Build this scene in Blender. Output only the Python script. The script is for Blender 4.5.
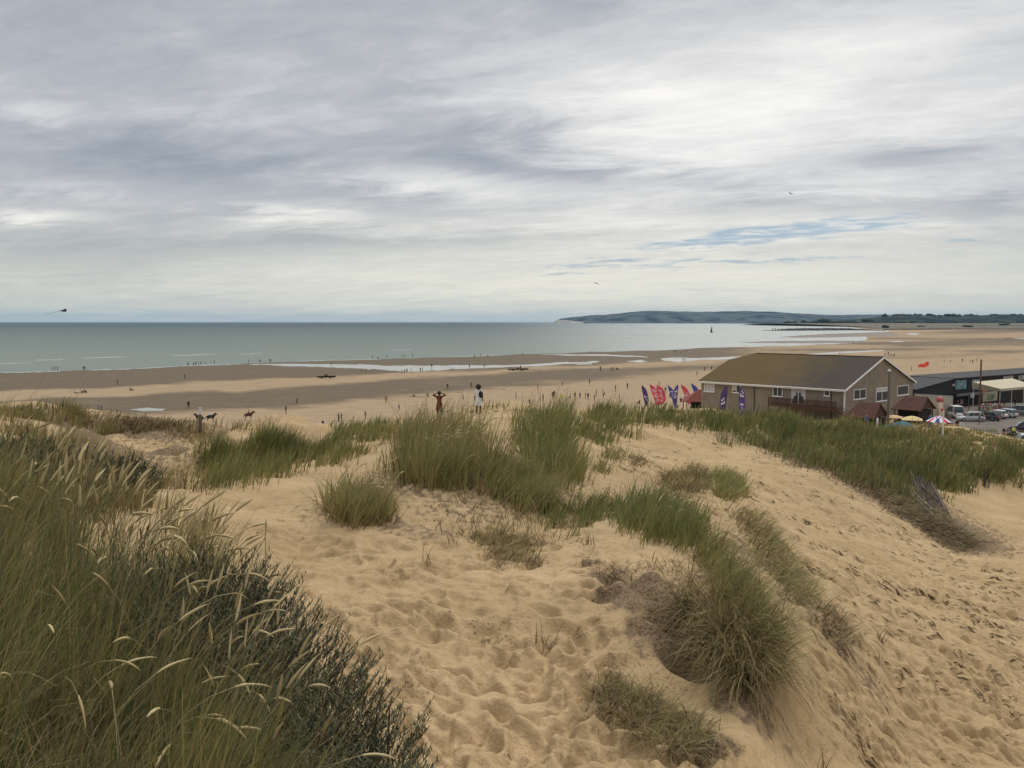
import bpy, bmesh, math, random
import numpy as np
from mathutils import Vector, Matrix, noise as mnoise
R = math.radians
random.seed(7); rng = np.random.default_rng(11)
for o in list(bpy.data.objects): bpy.data.objects.remove(o)
SC = bpy.context.scene; C = SC.collection

# ------------------------------------------------------------------ camera
EYE = 20.0; PITCH = R(4.08); F = 870.0
cam = bpy.data.cameras.new('camera'); co = bpy.data.objects.new('camera', cam); C.objects.link(co)
cam.sensor_width = 36; cam.lens = F / 1024 * 36; cam.clip_start = 0.05; cam.clip_end = 90000
co.location = (0, 0, EYE); co.rotation_euler = (R(90) - PITCH, 0, 0); SC.camera = co

# ------------------------------------------------------------------ light
SUN_AZ, SUN_EL = R(34), R(56)          # azimuth measured from +Y towards +X
SC.view_settings.view_transform = 'Standard'; SC.view_settings.look = 'None'
SC.view_settings.exposure = 0.0; SC.view_settings.gamma = 1.0; SC.view_settings.use_curve_mapping = False
SC.cycles.use_denoising = True
SC.cycles.max_bounces = 6; SC.cycles.diffuse_bounces = 3; SC.cycles.glossy_bounces = 3
SC.cycles.transparent_max_bounces = 8; SC.cycles.volume_bounces = 0
sun = bpy.data.lights.new('sun', 'SUN'); sun.energy = 1.5; sun.angle = R(12); sun.color = (1, .95, .87)
so = bpy.data.objects.new('sun', sun); C.objects.link(so)
so.rotation_euler = Vector((-math.sin(SUN_AZ) * math.cos(SUN_EL), -math.cos(SUN_AZ) * math.cos(SUN_EL), -math.sin(SUN_EL))).to_track_quat('-Z', 'Y').to_euler()

W = bpy.data.worlds.new('World'); SC.world = W; W.use_nodes = True
W.cycles.sampling_method = 'MANUAL'; W.cycles.sample_map_resolution = 512
SC.cycles.use_adaptive_sampling = True; SC.cycles.adaptive_threshold = .02
nt = W.node_tree; N = nt.nodes; Lk = nt.links; N.clear()
def nd(t, **k):
    n = N.new(t)
    for a, b in k.items(): setattr(n, a, b)
    return n
def mth(op, a, b=None, c=None, clamp=False):
    n = N.new('ShaderNodeMath'); n.operation = op; n.use_clamp = clamp
    for i, v in enumerate((a, b, c)):
        if v is None: continue
        if isinstance(v, (int, float)): n.inputs[i].default_value = v
        else: Lk.new(v, n.inputs[i])
    return n.outputs[0]
def mixc(f, a, b):
    n = N.new('ShaderNodeMix'); n.data_type = 'RGBA'
    for s, v in ((n.inputs[0], f), (n.inputs[6], a), (n.inputs[7], b)):
        if isinstance(v, (int, float)): s.default_value = v
        elif isinstance(v, tuple): s.default_value = (*v, 1)
        else: Lk.new(v, s)
    return n.outputs[2]
out = nd('ShaderNodeOutputWorld'); bg = nd('ShaderNodeBackground'); bg.inputs[1].default_value = 0.1
Lk.new(bg.outputs[0], out.inputs[0])
sky = nd('ShaderNodeTexSky'); sky.sky_type = 'NISHITA'; sky.sun_disc = False
sky.sun_elevation = SUN_EL; sky.sun_rotation = SUN_AZ; sky.altitude = 20; sky.dust_density = 2.0
tc = nd('ShaderNodeTexCoord'); sp = nd('ShaderNodeSeparateXYZ'); Lk.new(tc.outputs['Generated'], sp.inputs[0])
dx, dy, dz = sp.outputs
zc = mth('MAXIMUM', dz, 0.0)
den = mth('ADD', zc, 0.11)
cpx = mth('DIVIDE', dx, den); cpy = mth('DIVIDE', dy, den)          # a cloud deck seen in perspective
def noise_at(sx, sy, scale, detail, rough, off=0.0, dist=0.0, rot=0.0):
    cb = nd('ShaderNodeCombineXYZ')
    ax = mth('ADD', mth('MULTIPLY', cpx, sx * math.cos(rot)), mth('MULTIPLY', cpy, sx * math.sin(rot)))
    ay = mth('ADD', mth('MULTIPLY', cpx, -sy * math.sin(rot)), mth('MULTIPLY', cpy, sy * math.cos(rot)))
    Lk.new(ax, cb.inputs[0]); Lk.new(ay, cb.inputs[1]); cb.inputs[2].default_value = off
    n = nd('ShaderNodeTexNoise'); n.inputs['Scale'].default_value = scale; n.inputs['Detail'].default_value = detail
    n.inputs['Roughness'].default_value = rough; n.inputs['Distortion'].default_value = dist
    Lk.new(cb.outputs[0], n.inputs['Vector']); return n.outputs['Fac']
def smooth(v, a, b):
    n = nd('ShaderNodeMapRange'); n.interpolation_type = 'SMOOTHSTEP'
    n.inputs[1].default_value = a; n.inputs[2].default_value = b; Lk.new(v, n.inputs[0]); return n.outputs[0]
n1 = noise_at(.8, 1.0, 0.75, 5, .55, 2.3, .3, R(-12))
n2 = noise_at(.62, 1.1, 2.6, 9, .64, 7.7, .5, R(-14))
n3 = noise_at(.5, 1.0, 8.0, 8, .66, 1.1, .6, R(-24))
yy = mth('MAXIMUM', dy, 0.25)
gu = mth('DIVIDE', dx, yy); ge = mth('DIVIDE', dz, yy)
wob = mth('MULTIPLY', mth('SUBTRACT', n2, .5), .10)
gew = mth('ADD', ge, mth('MULTIPLY', wob, .45)); guw = mth('ADD', gu, mth('MULTIPLY', wob, 1.6))
def blob(x, y, sx, sy, amp, tilt=0.0):
    cx = (x - 512) / F; cy = (322 - y) / F; sx /= F; sy /= F
    a = mth('SUBTRACT', guw, cx); b = mth('SUBTRACT', gew, cy)
    a2 = mth('ADD', mth('MULTIPLY', a, math.cos(tilt)), mth('MULTIPLY', b, math.sin(tilt)))
    b2 = mth('SUBTRACT', mth('MULTIPLY', b, math.cos(tilt)), mth('MULTIPLY', a, math.sin(tilt)))
    q = mth('ADD', mth('POWER', mth('ABSOLUTE', mth('DIVIDE', a2, sx)), 2), mth('POWER', mth('ABSOLUTE', mth('DIVIDE', b2, sy)), 2))
    return mth('MULTIPLY', mth('EXPONENT', mth('MULTIPLY', q, -1)), amp)
acc = mth('MULTIPLY', mth('SUBTRACT', n1, .5), .35)
acc = mth('ADD', acc, mth('MULTIPLY', mth('SUBTRACT', n2, .5), .58))
acc = mth('ADD', acc, mth('MULTIPLY', mth('SUBTRACT', n3, .5), .34))
for b in ((760, 120, 330, 150, .20, 0), (690, 115, 170, 60, .17, R(8)), (610, 95, 70, 30, .10, R(6)), (890, 50, 170, 40, .20, R(12)), (980, 150, 160, 60, .10, 0), (770, 175, 150, 26, .10, 0), (600, 215, 90, 20, .10, 0),
          (300, 214, 70, 8, .36, R(-4)), (40, 217, 60, 6, .40, 0), (440, 185, 90, 14, .24, R(-4)), (70, 190, 70, 10, .16, 0), (590,225,200,10,.14,0),
          (60, 118, 60, 14, .14, R(-10)), (190, 45, 40, 12, .10, R(-20)), (300, 118, 130, 14, .10, 0),
          (760, 285, 330, 30, .26, 0), (380, 285, 320, 30, .24, 0), (700, 243, 260, 9, .20, R(3)), (860, 226, 120, 5, .16, 0),
          (180, 165, 190, 26, -.22, R(-4)), (470, 140, 110, 26, -.24, R(-12)), (540, 172, 170, 13, -.22, R(-6)), (900, 160, 90, 12, -.34, R(3)),
          (120, 250, 260, 16, -.12, 0), (250, 15, 330, 60, -.10, 0), (60, 290, 100, 26, -.06, 0), (600, 10, 120, 30, -.05, 0),
          (330, 245, 160, 8, -.12, 0), (760, 206, 140, 8, -.16, R(2)), (980, 208, 60, 12, -.20, 0)):
    acc = mth('ADD', acc, blob(*b))
bri = mth('ADD', acc, .50, None, True)
# thick cloud is grey-blue, thin cloud near white; the deck is boosted towards the zenith, out of view, to light the sand
cr = nd('ShaderNodeValToRGB'); el = cr.color_ramp.elements
el[0].position = 0.0; el[0].color = (.250, .292, .362, 1); el[1].position = 1; el[1].color = (.98, .965, .94, 1)
for p, c in ((.28, (.352, .390, .450, 1)), (.5, (.487, .510, .548, 1)), (.75, (.73, .73, .735, 1))):
    e = el.new(p); e.color = c
Lk.new(bri, cr.inputs[0])
low = smooth(ge, .17, .02)
cream = mixc(mth('MULTIPLY', low, .75), cr.outputs[0], mixc(bri, (.50, .545, .51), (.86, .82, .66)))
zen = mth('ADD', 1.0, mth('MULTIPLY', smooth(dz, .40, .85), 1.15))
sc = nd('ShaderNodeVectorMath'); sc.operation = 'SCALE'; Lk.new(cream, sc.inputs[0]); Lk.new(mth('MULTIPLY', zen, 10.0), sc.inputs[3])
gap = blob(790, 234, 100, 8, .92, R(6)); gap = mth('ADD', gap, blob(880, 226, 40, 4, .6, R(4))); gap = mth('ADD', gap, blob(700, 243, 80, 6, .75, R(5)))
gap = mth('ADD', gap, blob(560, 272, 24, 6, .85, 0)); gap = mth('ADD', gap, blob(770, 262, 90, 4, .85, R(2))); gap = mth('ADD', gap, blob(965, 240, 34, 5, .75, 0))
gap = mth('ADD', gap, blob(900, 222, 50, 4, .5, 0)); gap = mth('ADD', gap, blob(640, 262, 80, 4, .75, R(2)))
gap0 = gap; gap = mth('SUBTRACT', gap, mth('MULTIPLY', mth('SUBTRACT', n3, .44), 3.6)); gap = mth('SUBTRACT', gap, mth('MULTIPLY', mth('SUBTRACT', n2, .5), 1.5))
gapm = mth('MULTIPLY', mth('MULTIPLY', smooth(gap, .0, 1.05), smooth(gap0, .06, .35)), .95)
skyd = nd('ShaderNodeVectorMath'); skyd.operation = 'MULTIPLY'; Lk.new(sky.outputs[0], skyd.inputs[0]); skyd.inputs[1].default_value = (.95, .85, .78)
skyp = mixc(.6, skyd.outputs[0], (3.0, 4.9, 6.9))
Lk.new(mixc(gapm, sc.outputs[0], skyp), bg.inputs[0])

# ------------------------------------------------------------------ helpers
def mat(name, col, rough=.75, var=.18, scale=3.0, metal=0.0, bump=0.0, bscale=20.0, spec=.4, dark=None, stretch=(1, 1, 1)):
    m = bpy.data.materials.new(name); m.use_nodes = True
    t = m.node_tree; p = t.nodes['Principled BSDF']
    p.inputs['Roughness'].default_value = rough; p.inputs['Metallic'].default_value = metal; p.inputs['Specular IOR Level'].default_value = spec
    c = t.nodes.new('ShaderNodeTexCoord'); mp = t.nodes.new('ShaderNodeMapping'); mp.inputs['Scale'].default_value = stretch
    t.links.new(c.outputs['Object'], mp.inputs[0])
    n = t.nodes.new('ShaderNodeTexNoise'); n.inputs['Scale'].default_value = scale; n.inputs['Detail'].default_value = 5
    t.links.new(mp.outputs[0], n.inputs['Vector'])
    r = t.nodes.new('ShaderNodeValToRGB'); e = r.color_ramp.elements
    d = dark or tuple(x * (1 - var) for x in col)
    e[0].position = .3; e[0].color = (*d, 1); e[1].position = .7; e[1].color = (*[min(1, x * (1 + var * .6)) for x in col], 1)
    t.links.new(n.outputs['Fac'], r.inputs[0]); t.links.new(r.outputs[0], p.inputs['Base Color'])
    if bump:
        n2 = t.nodes.new('ShaderNodeTexNoise'); n2.inputs['Scale'].default_value = bscale; n2.inputs['Detail'].default_value = 4
        t.links.new(mp.outputs[0], n2.inputs['Vector'])
        b = t.nodes.new('ShaderNodeBump'); b.inputs['Strength'].default_value = 1; b.inputs['Distance'].default_value = bump
        t.links.new(n2.outputs['Fac'], b.inputs['Height']); t.links.new(b.outputs[0], p.inputs['Normal'])
    return m
def npmesh(name, V, Fq, mats=(), parent=None, smooth_=True, attrs=None, midx=None):
    """V (n,3); Fq (m,k) one face size."""
    me = bpy.data.meshes.new(name); V = np.asarray(V, np.float32); Fq = np.asarray(Fq, np.int32)
    m, k = Fq.shape
    me.vertices.add(len(V)); me.vertices.foreach_set('co', V.ravel())
    me.loops.add(m * k); me.loops.foreach_set('vertex_index', Fq.ravel())
    me.polygons.add(m); me.polygons.foreach_set('loop_start', np.arange(m, dtype=np.int32) * k)
    me.polygons.foreach_set('use_smooth', np.full(m, smooth_))
    if midx is not None: me.polygons.foreach_set('material_index', np.asarray(midx, np.int32))
    for a, d in (attrs or {}).items():
        at = me.attributes.new(a, 'FLOAT', 'POINT'); at.data.foreach_set('value', np.asarray(d, np.float32))
    me.update(calc_edges=True); me.validate()
    for x in (mats if isinstance(mats, (list, tuple)) else [mats]): me.materials.append(x)
    o = bpy.data.objects.new(name, me); C.objects.link(o)
    if parent: o.parent = parent
    return o
def bobj(name, bm, mats, parent=None, smooth_=False):
    me = bpy.data.meshes.new(name)
    bm.to_mesh(me); bm.free()
    for x in (mats if isinstance(mats, (list, tuple)) else [mats]): me.materials.append(x)
    if smooth_:
        for p in me.polygons: p.use_smooth = True
    o = bpy.data.objects.new(name, me); C.objects.link(o)
    if parent: o.parent = parent
    return o
def empty(name, loc=(0, 0, 0), rz=0.0):
    o = bpy.data.objects.new(name, None); C.objects.link(o); o.location = loc; o.rotation_euler = (0, 0, rz); o.empty_display_size = .3
    return o
def tag(o, label=None, cat=None, group=None, kind=None):
    for k, v in (('label', label), ('category', cat), ('group', group), ('kind', kind)):
        if v: o[k] = v
    return o
def box(bm, x0, x1, y0, y1, z0, z1, M=None, mi=0):
    vs = [bm.verts.new(Vector((x, y, z)) if M is None else M @ Vector((x, y, z))) for z in (z0, z1) for x, y in ((x0, y0), (x1, y0), (x1, y1), (x0, y1))]
    for f in ((3, 2, 1, 0), (4, 5, 6, 7), (0, 1, 5, 4), (1, 2, 6, 5), (2, 3, 7, 6), (3, 0, 4, 7)):
        bm.faces.new([vs[i] for i in f]).material_index = mi
def tube(bm, pts, rads, n=8, cap=True, mi=0, flat=1.0):
    rings = []; pts = [Vector(p) for p in pts]
    for i, p in enumerate(pts):
        d = (pts[min(i + 1, len(pts) - 1)] - pts[max(i - 1, 0)]).normalized()
        a = d.cross(Vector((0, 0, 1)) if abs(d.z) < .95 else Vector((1, 0, 0))).normalized(); b = d.cross(a)
        r = rads[i] if isinstance(rads, (list, tuple)) else rads
        rings.append([bm.verts.new(p + a * r * math.cos(2 * math.pi * k / n) + b * r * flat * math.sin(2 * math.pi * k / n)) for k in range(n)])
    for q, s in zip(rings, rings[1:]):
        for k in range(n): bm.faces.new((q[k], q[(k + 1) % n], s[(k + 1) % n], s[k])).material_index = mi
    if cap:
        bm.faces.new(rings[0][::-1]).material_index = mi; bm.faces.new(rings[-1]).material_index = mi
def prism(bm, poly, y0, y1, M=None, mi=0):
    """poly in (x,z) extruded along y"""
    T = (lambda v: M @ v) if M is not None else (lambda v: v)
    a = [bm.verts.new(T(Vector((x, y0, z)))) for x, z in poly]; b = [bm.verts.new(T(Vector((x, y1, z)))) for x, z in poly]
    bm.faces.new(a).material_index = mi; bm.faces.new(b[::-1]).material_index = mi
    for i in range(len(poly)):
        j = (i + 1) % len(poly); bm.faces.new((a[j], a[i], b[i], b[j])).material_index = mi
def newbm(): return bmesh.new()
def quickbox(name, dims, m, parent=None):
    b = newbm(); box(b, *dims); return bobj(name, b, m, parent)

CP, SP = math.cos(PITCH), math.sin(PITCH)
def ray(px, py):
    u = (px - 512) / F; v = (384 - py) / F
    return u, CP + v * SP, -SP + v * CP
def at(px, py, Y):
    x, y, z = ray(px, py); t = Y / y; return Vector((x * t, Y, EYE + z * t))
def onz(px, py, z=0.0):
    x, y, q = ray(px, py); t = (z - EYE) / q; return Vector((x * t, y * t, z))
def depth_for(py, z=0.0): return onz(512, py, z).y

def hsh(i, j, s):
    n = (i.astype(np.int64) * 374761393 + j.astype(np.int64) * 668265263 + s * 1442695041) & 0xffffffff
    n = ((n ^ (n >> 13)) * 1274126177) & 0xffffffff
    return ((n ^ (n >> 16)) & 0xffffff) / float(0xffffff)
def vn(x, y, s=0):
    x = np.asarray(x, float); y = np.asarray(y, float)
    i = np.floor(x); j = np.floor(y); fx = x - i; fy = y - j; fx = fx * fx * fx * (fx * (fx * 6 - 15) + 10); fy = fy * fy * fy * (fy * (fy * 6 - 15) + 10)
    a = hsh(i, j, s); b = hsh(i + 1, j, s); c = hsh(i, j + 1, s); d = hsh(i + 1, j + 1, s)
    return (a + (b - a) * fx) * (1 - fy) + (c + (d - c) * fx) * fy
def fbm(x, y, s=0, o=4):
    t = 0; a = .5; n = 0
    for k in range(o):
        t = t + a * (vn(x * 2 ** k + 17 * k, y * 2 ** k - 9 * k, s + k) - .5); n += a; a *= .5
    return t / n * 2
def sst(a, b, x):
    t = np.clip((x - a) / (b - a), 0, 1); return t * t * (3 - 2 * t)
def inpoly(px, py, poly):
    r = np.zeros(np.shape(px), bool); n = len(poly)
    for i in range(n):
        x0, y0 = poly[i]; x1, y1 = poly[(i + 1) % n]
        c = ((y0 > py) != (y1 > py)) & (px < (x1 - x0) * (py - y0) / ((y1 - y0) if y1 != y0 else 1e-9) + x0); r ^= c
    return r

# ------------------------------------------------------------------ dune terrain
PX = [(400,768,6.2),(500,768,6.5),(600,768,6.4),(690,768,6.6),(380,600,10),(500,600,10.3),(450,680,8),(560,680,8.2),(600,600,10.1),
(300,560,12.5),(420,545,13.2),(260,500,17.5),(232,482,20),(350,515,15),(400,500,16.5),(480,520,15.3),(520,560,12.8),(430,465,20),(520,470,21.5),
(560,480,21.5),(600,480,24),(580,522,16.5),(500,448,26),(450,440,28),(600,440,38),(640,430,45),(600,413,58),(520,408,64),(478,413,68),(439,419,57),
(400,421,56),(380,425,55),(330,428,52),(350,440,40),(300,450,35),(280,465,28),(400,435,42),(250,438,50),(205,435,55),(200,470,32),(150,468,32),(100,450,40),
(60,410,50),(20,411,50),(0,412,50),(150,413,48),(118,416,46),(175,452,36),(120,462,30),(185,428,50),(130,440,42),(100,430,44),(40,430,38),(0,440,30),(60,465,24),
(660,408,62),(720,410,60),(780,415,56),(850,424,52),(920,430,52),(1000,440,52),(1040,446,52),(780,440,50),(850,450,47),(900,470,44),(980,465,50),
(1024,470,50),(1024,500,45),(700,440,45),(760,450,44),(820,470,41),(870,500,37),(930,540,33),(960,550,33),(1000,520,38),(700,470,34),(780,520,25),
(850,580,19.5),(950,640,16.3),(1024,600,23),(1024,700,14.5),(920,720,12),(1024,768,11.3),(860,768,8.6),(940,768,9.8),(640,500,20),(700,490,23),(740,500,23),
(760,530,20),(800,580,15.5),(830,620,13),(620,520,15.5),(600,570,12),(680,560,12),(740,600,10.3),(780,660,9),(790,700,8.5),(700,690,8.3),(640,640,9),
(650,720,7.5),(740,740,7.3),(840,700,9.6),(800,750,8.3)]
ctrl = [tuple(at(*p)) for p in PX]
ctrl += [(0,.3,18.4),(-2,1.5,18.45),(2,1.5,18.2),(-3,5,18.0),(-1.6,4,17.6),(-1.2,6,16.9),(-4,8,17.6),(-3,9,17.1),(-6,10,17.8),(-5,14,16.9),(-8,14,17.4),
(-10,20,16.6),(-3,12,16.6),(3,3,17.4),(6,4,16.4),(10,3,15.2),(-6,5,18.2),(0,4,17.3),(0,-6,18),(8,-8,15),(-10,-6,17.6),(-30,0,15),(30,0,10),(0,-40,10),(-60,-40,5),(60,-40,6),
(-60,20,14),(-45,45,13),(60,30,8),(60,45,9),(35,60,9),(18,16,12.2),(24,22,11.3),(12,9,13.8)]
# the lee side behind the crest, the building's platform and the car park
for az, r0, z0 in ((-40,66,10),(-33,70,9.5),(-25,68,9.0),(-18,68,9.5),(-10,70,10.5),(-4,82,9),(3,80,9),(9,80,9),(16,80,8.5),(24,74,8.5),(32,70,9)):
    a = R(az); ctrl.append((math.sin(a) * r0, math.cos(a) * r0, z0))
for az, r0, z0 in ((-40,105,0),(-33,105,0),(-25,100,0),(-18,100,0),(-10,105,0),(-4,112,0),(3,118,0),(8,125,.3),(-40,180,-1),(-20,180,-1),(0,180,-1),(10,175,-.2),(60,120,2),(90,120,1),(120,120,1),(180,120,1),(-120,120,1),(-80,120,0),
                   (-35,250,-2),(-10,250,-2),(10,240,-1.5),(20,250,-1),(30,250,-1),(40,250,-1),(60,250,-1),(120,250,-1),(180,250,-1),(-120,250,-1),(-60,250,-1)):
    a = R(az); ctrl.append((math.sin(a) * r0, math.cos(a) * r0, z0))
ctrl += [(30,108,6),(45,105,6.2),(60,105,5.5),(50,135,5),(34,150,4),(68,146,4),(75,122,3.2),(90,148,3),(72,165,3),(105,175,3),(110,140,3),(58,180,1.6),(28,165,1.2),(30,195,-.3),(62,212,-.3),(105,215,.3),(90,110,4),(120,160,3)]
def q_of(X, Y):
    r = np.hypot(X, Y); k = np.log1p(r) / np.maximum(r, 1e-6); return X * k, Y * k
ca = np.array(ctrl); qx, qy = q_of(ca[:, 0], ca[:, 1]); n_ = len(ca)
def kern(d): return np.sqrt(d * d + .0016)
A = kern(np.hypot(qx[:, None] - qx, qy[:, None] - qy)) + np.eye(n_) * -.004
P_ = np.c_[np.ones(n_), qx, qy]
S = np.block([[A, P_], [P_.T, np.zeros((3, 3))]]); wts = np.linalg.solve(S, np.r_[ca[:, 2], 0, 0, 0])
def rbf(X, Y):
    x, y = q_of(X, Y); o = np.zeros(x.shape)
    for i in range(n_): o += wts[i] * kern(np.hypot(x - qx[i], y - qy[i]))
    return o + wts[-3] + wts[-2] * x + wts[-1] * y
th = np.concatenate([np.linspace(-180, -60, 40, False), np.linspace(-60, -35, 40, False), np.linspace(-35, 35, 1000, False), np.linspace(35, 60, 40, False), np.linspace(60, 180, 41)])
th = np.radians(th)
rr = np.concatenate([np.geomspace(.4, 4.5, 60, False), np.geomspace(4.5, 62, 760, False), np.geomspace(62, 262, 150)])
TT, RR = np.meshgrid(th, rr); GX = RR * np.sin(TT); GY = RR * np.cos(TT)
# coarse evaluation of the smooth surface, then detail on the fine grid
GZ = rbf(GX, GY)
GZ0 = GZ.copy()
duney = sst(150, 70, RR)
GZ += duney * (.30 * fbm(GX / 5, GY / 5, 3, 3) * sst(8, 30, RR) + .10 * fbm(GX / 1.4, GY / 1.4, 9, 3) + .045 * fbm(GX / .42, GY / .42, 21, 3))
# wind and foot worn undulation: soft ridges with rounded hollows
wx = GX + .35 * fbm(GX / 1.1, GY / 1.1, 31, 2); wy = GY + .35 * fbm(GX / 1.1, GY / 1.1, 41, 2)
und = np.abs(vn(wx / .42, wy / .30, 51) - .5) * 2
GZ += .075 * (und ** 1.2 - .4) * sst(30, 8, RR)
hum = sst(R(-9), R(-14), TT) * sst(R(-31), R(-25), TT) * sst(24, 32, RR) * sst(62, 52, RR)
GZ += hum * (1.0 * fbm(GX / 4.2, GY / 6, 61, 3) + 1.3 * np.maximum(0, fbm(GX / 2.6, GY / 5, 67, 2)))
jz = np.searchsorted(th, [R(-35), R(35)])
def carve(cx, cy, ang, l, w, dep, rim=.35):
    """one footprint: an elongated hollow with a pushed-up rim"""
    r = math.hypot(cx, cy); t = math.atan2(cx, cy); m = max(l, w) * 2.2
    i0, i1 = np.searchsorted(rr, [r - m, r + m]); j0, j1 = np.searchsorted(th, [t - m / r, t + m / r])
    if i1 <= i0 or j1 <= j0: return
    X = GX[i0:i1, j0:j1] - cx; Y = GY[i0:i1, j0:j1] - cy
    a = X * math.sin(ang) + Y * math.cos(ang); b = X * math.cos(ang) - Y * math.sin(ang)
    e = (a / l) ** 2 + (b / w) ** 2
    GZ[i0:i1, j0:j1] += -dep * np.exp(-e ** 1.5) + dep * rim * np.exp(-((np.sqrt(e) - 1.45) / .4) ** 2)
ROW = {}
def gidx(X, Y):
    r = np.hypot(X, Y); t = np.arctan2(X, Y)
    return np.interp(r, rr, np.arange(len(rr))), np.interp(t, th, np.arange(len(th)))
def hgt(X, Y):
    X = np.asarray(X, float); Y = np.asarray(Y, float)
    i, j = gidx(X, Y); i0 = np.clip(i.astype(int), 0, len(rr) - 2); j0 = np.clip(j.astype(int), 0, len(th) - 2); fi = i - i0; fj = j - j0
    return (GZ[i0, j0] * (1 - fi) + GZ[i0 + 1, j0] * fi) * (1 - fj) + (GZ[i0, j0 + 1] * (1 - fi) + GZ[i0 + 1, j0 + 1] * fi) * fj
def hit(px, py, rmin=2.0):
    """where the sight line through a pixel first meets the dunes"""
    px = np.atleast_1d(np.asarray(px, float)); py = np.atleast_1d(np.asarray(py, float))
    u = (px - 512) / F; v = (384 - py) / F; dyy = CP + v * SP; dzz = -SP + v * CP
    t = np.arctan2(u, dyy); s = dzz / np.hypot(u, dyy)
    j = np.interp(t, th, np.arange(len(th))); j0 = np.clip(j.astype(int), 0, len(th) - 2); fj = j - j0
    res = np.full(px.shape, np.nan); prev = None
    for i in range(len(rr)):
        if rr[i] < rmin: continue
        h = GZ[i, j0] * (1 - fj) + GZ[i, j0 + 1] * fj
        f = h - (EYE + s * rr[i])
        if prev is not None:
            new = np.isnan(res) & (f >= 0)
            if new.any():
                w = np.clip(-prev / np.where(f - prev == 0, 1, f - prev), 0, 1); res = np.where(new, rr[i - 1] + (rr[i] - rr[i - 1]) * w, res)
        prev = f
    X = res * np.sin(t); Y = res * np.cos(t); return X, Y, EYE + s * res
prints = []
def print_field(poly, n, l, w, dep, ang=None, ajit=.5, seed=1):
    r = np.random.default_rng(seed); xs = [p[0] for p in poly]; ys = [p[1] for p in poly]
    x = r.uniform(min(xs), max(xs), n * 3); y = r.uniform(min(ys), max(ys), n * 3); k = inpoly(x, y, poly); x = x[k][:n]; y = y[k][:n]
    X, Y, Z = hit(x, y)
    for a, b in zip(X, Y):
        if a != a: continue
        an = r.uniform(0, 6.28) if ang is None else ang + r.normal(0, ajit)
        s = r.uniform(.7, 1.35) * float(np.clip(math.hypot(a, b) / 21, .45, 1)) if ang is not None else r.uniform(.7, 1.35); dp_ = s if ang is not None else 1
        prints.append((a, b, an, l * s, w * s * r.uniform(.8, 1.2), dep * dp_ * r.uniform(.5, 1.3)))
print_field([(230,500),(420,545),(600,520),(620,700),(760,768),(370,768),(330,640)], 520, .17, .095, .055, seed=3)
print_field([(600,420),(720,430),(860,500),(960,560),(1024,560),(1024,768),(860,768),(760,560),(620,470)], 1500, .24, .10, .085, R(128), .35, seed=4)
print_field([(850,560),(1024,580),(1024,768),(880,768)], 420, .22, .09, .075, R(128), .35, seed=5)
print_field([(960,480),(1024,470),(1024,560),(980,560)], 110, .22, .09, .05, R(120), .4, seed=6)
for p in prints: carve(*p)
# little slumps where the sand has cracked and slid
for (x, y, l, w, dp) in ((835,727,.16,.035,.05),(858,745,.14,.03,.05),(876,760,.13,.03,.045),(812,690,.16,.03,.04),(820,612,.4,.06,.06),(850,640,.4,.07,.07)):
    X, Y, Z = hit(x, y); carve(float(X[0]), float(Y[0]), R(136), l, w, dp, .2)
for (x, y) in ((604,572),(622,580),(640,590),(656,602),(668,618),(678,636),(686,655),(694,676)):
    X, Y, Z = hit(x, y); carve(float(X[0]) + rng.normal(0, .05), float(Y[0]), R(150) + rng.normal(0, .4), .42 * rng.uniform(.7, 1.2), .22 * rng.uniform(.7, 1.3), .16 * rng.uniform(.6, 1.3), .25)
# level ground for the car park
cpk = sst(55, 62, GX) * sst(175, 135, GX * .0 + GY * .0 + 0) if False else 1.0
flat = sst(66, 74, GX) * sst(118, 128, GY) * sst(186, 178, GY)
GZ = GZ * (1 - flat) + 3.0 * flat

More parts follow.
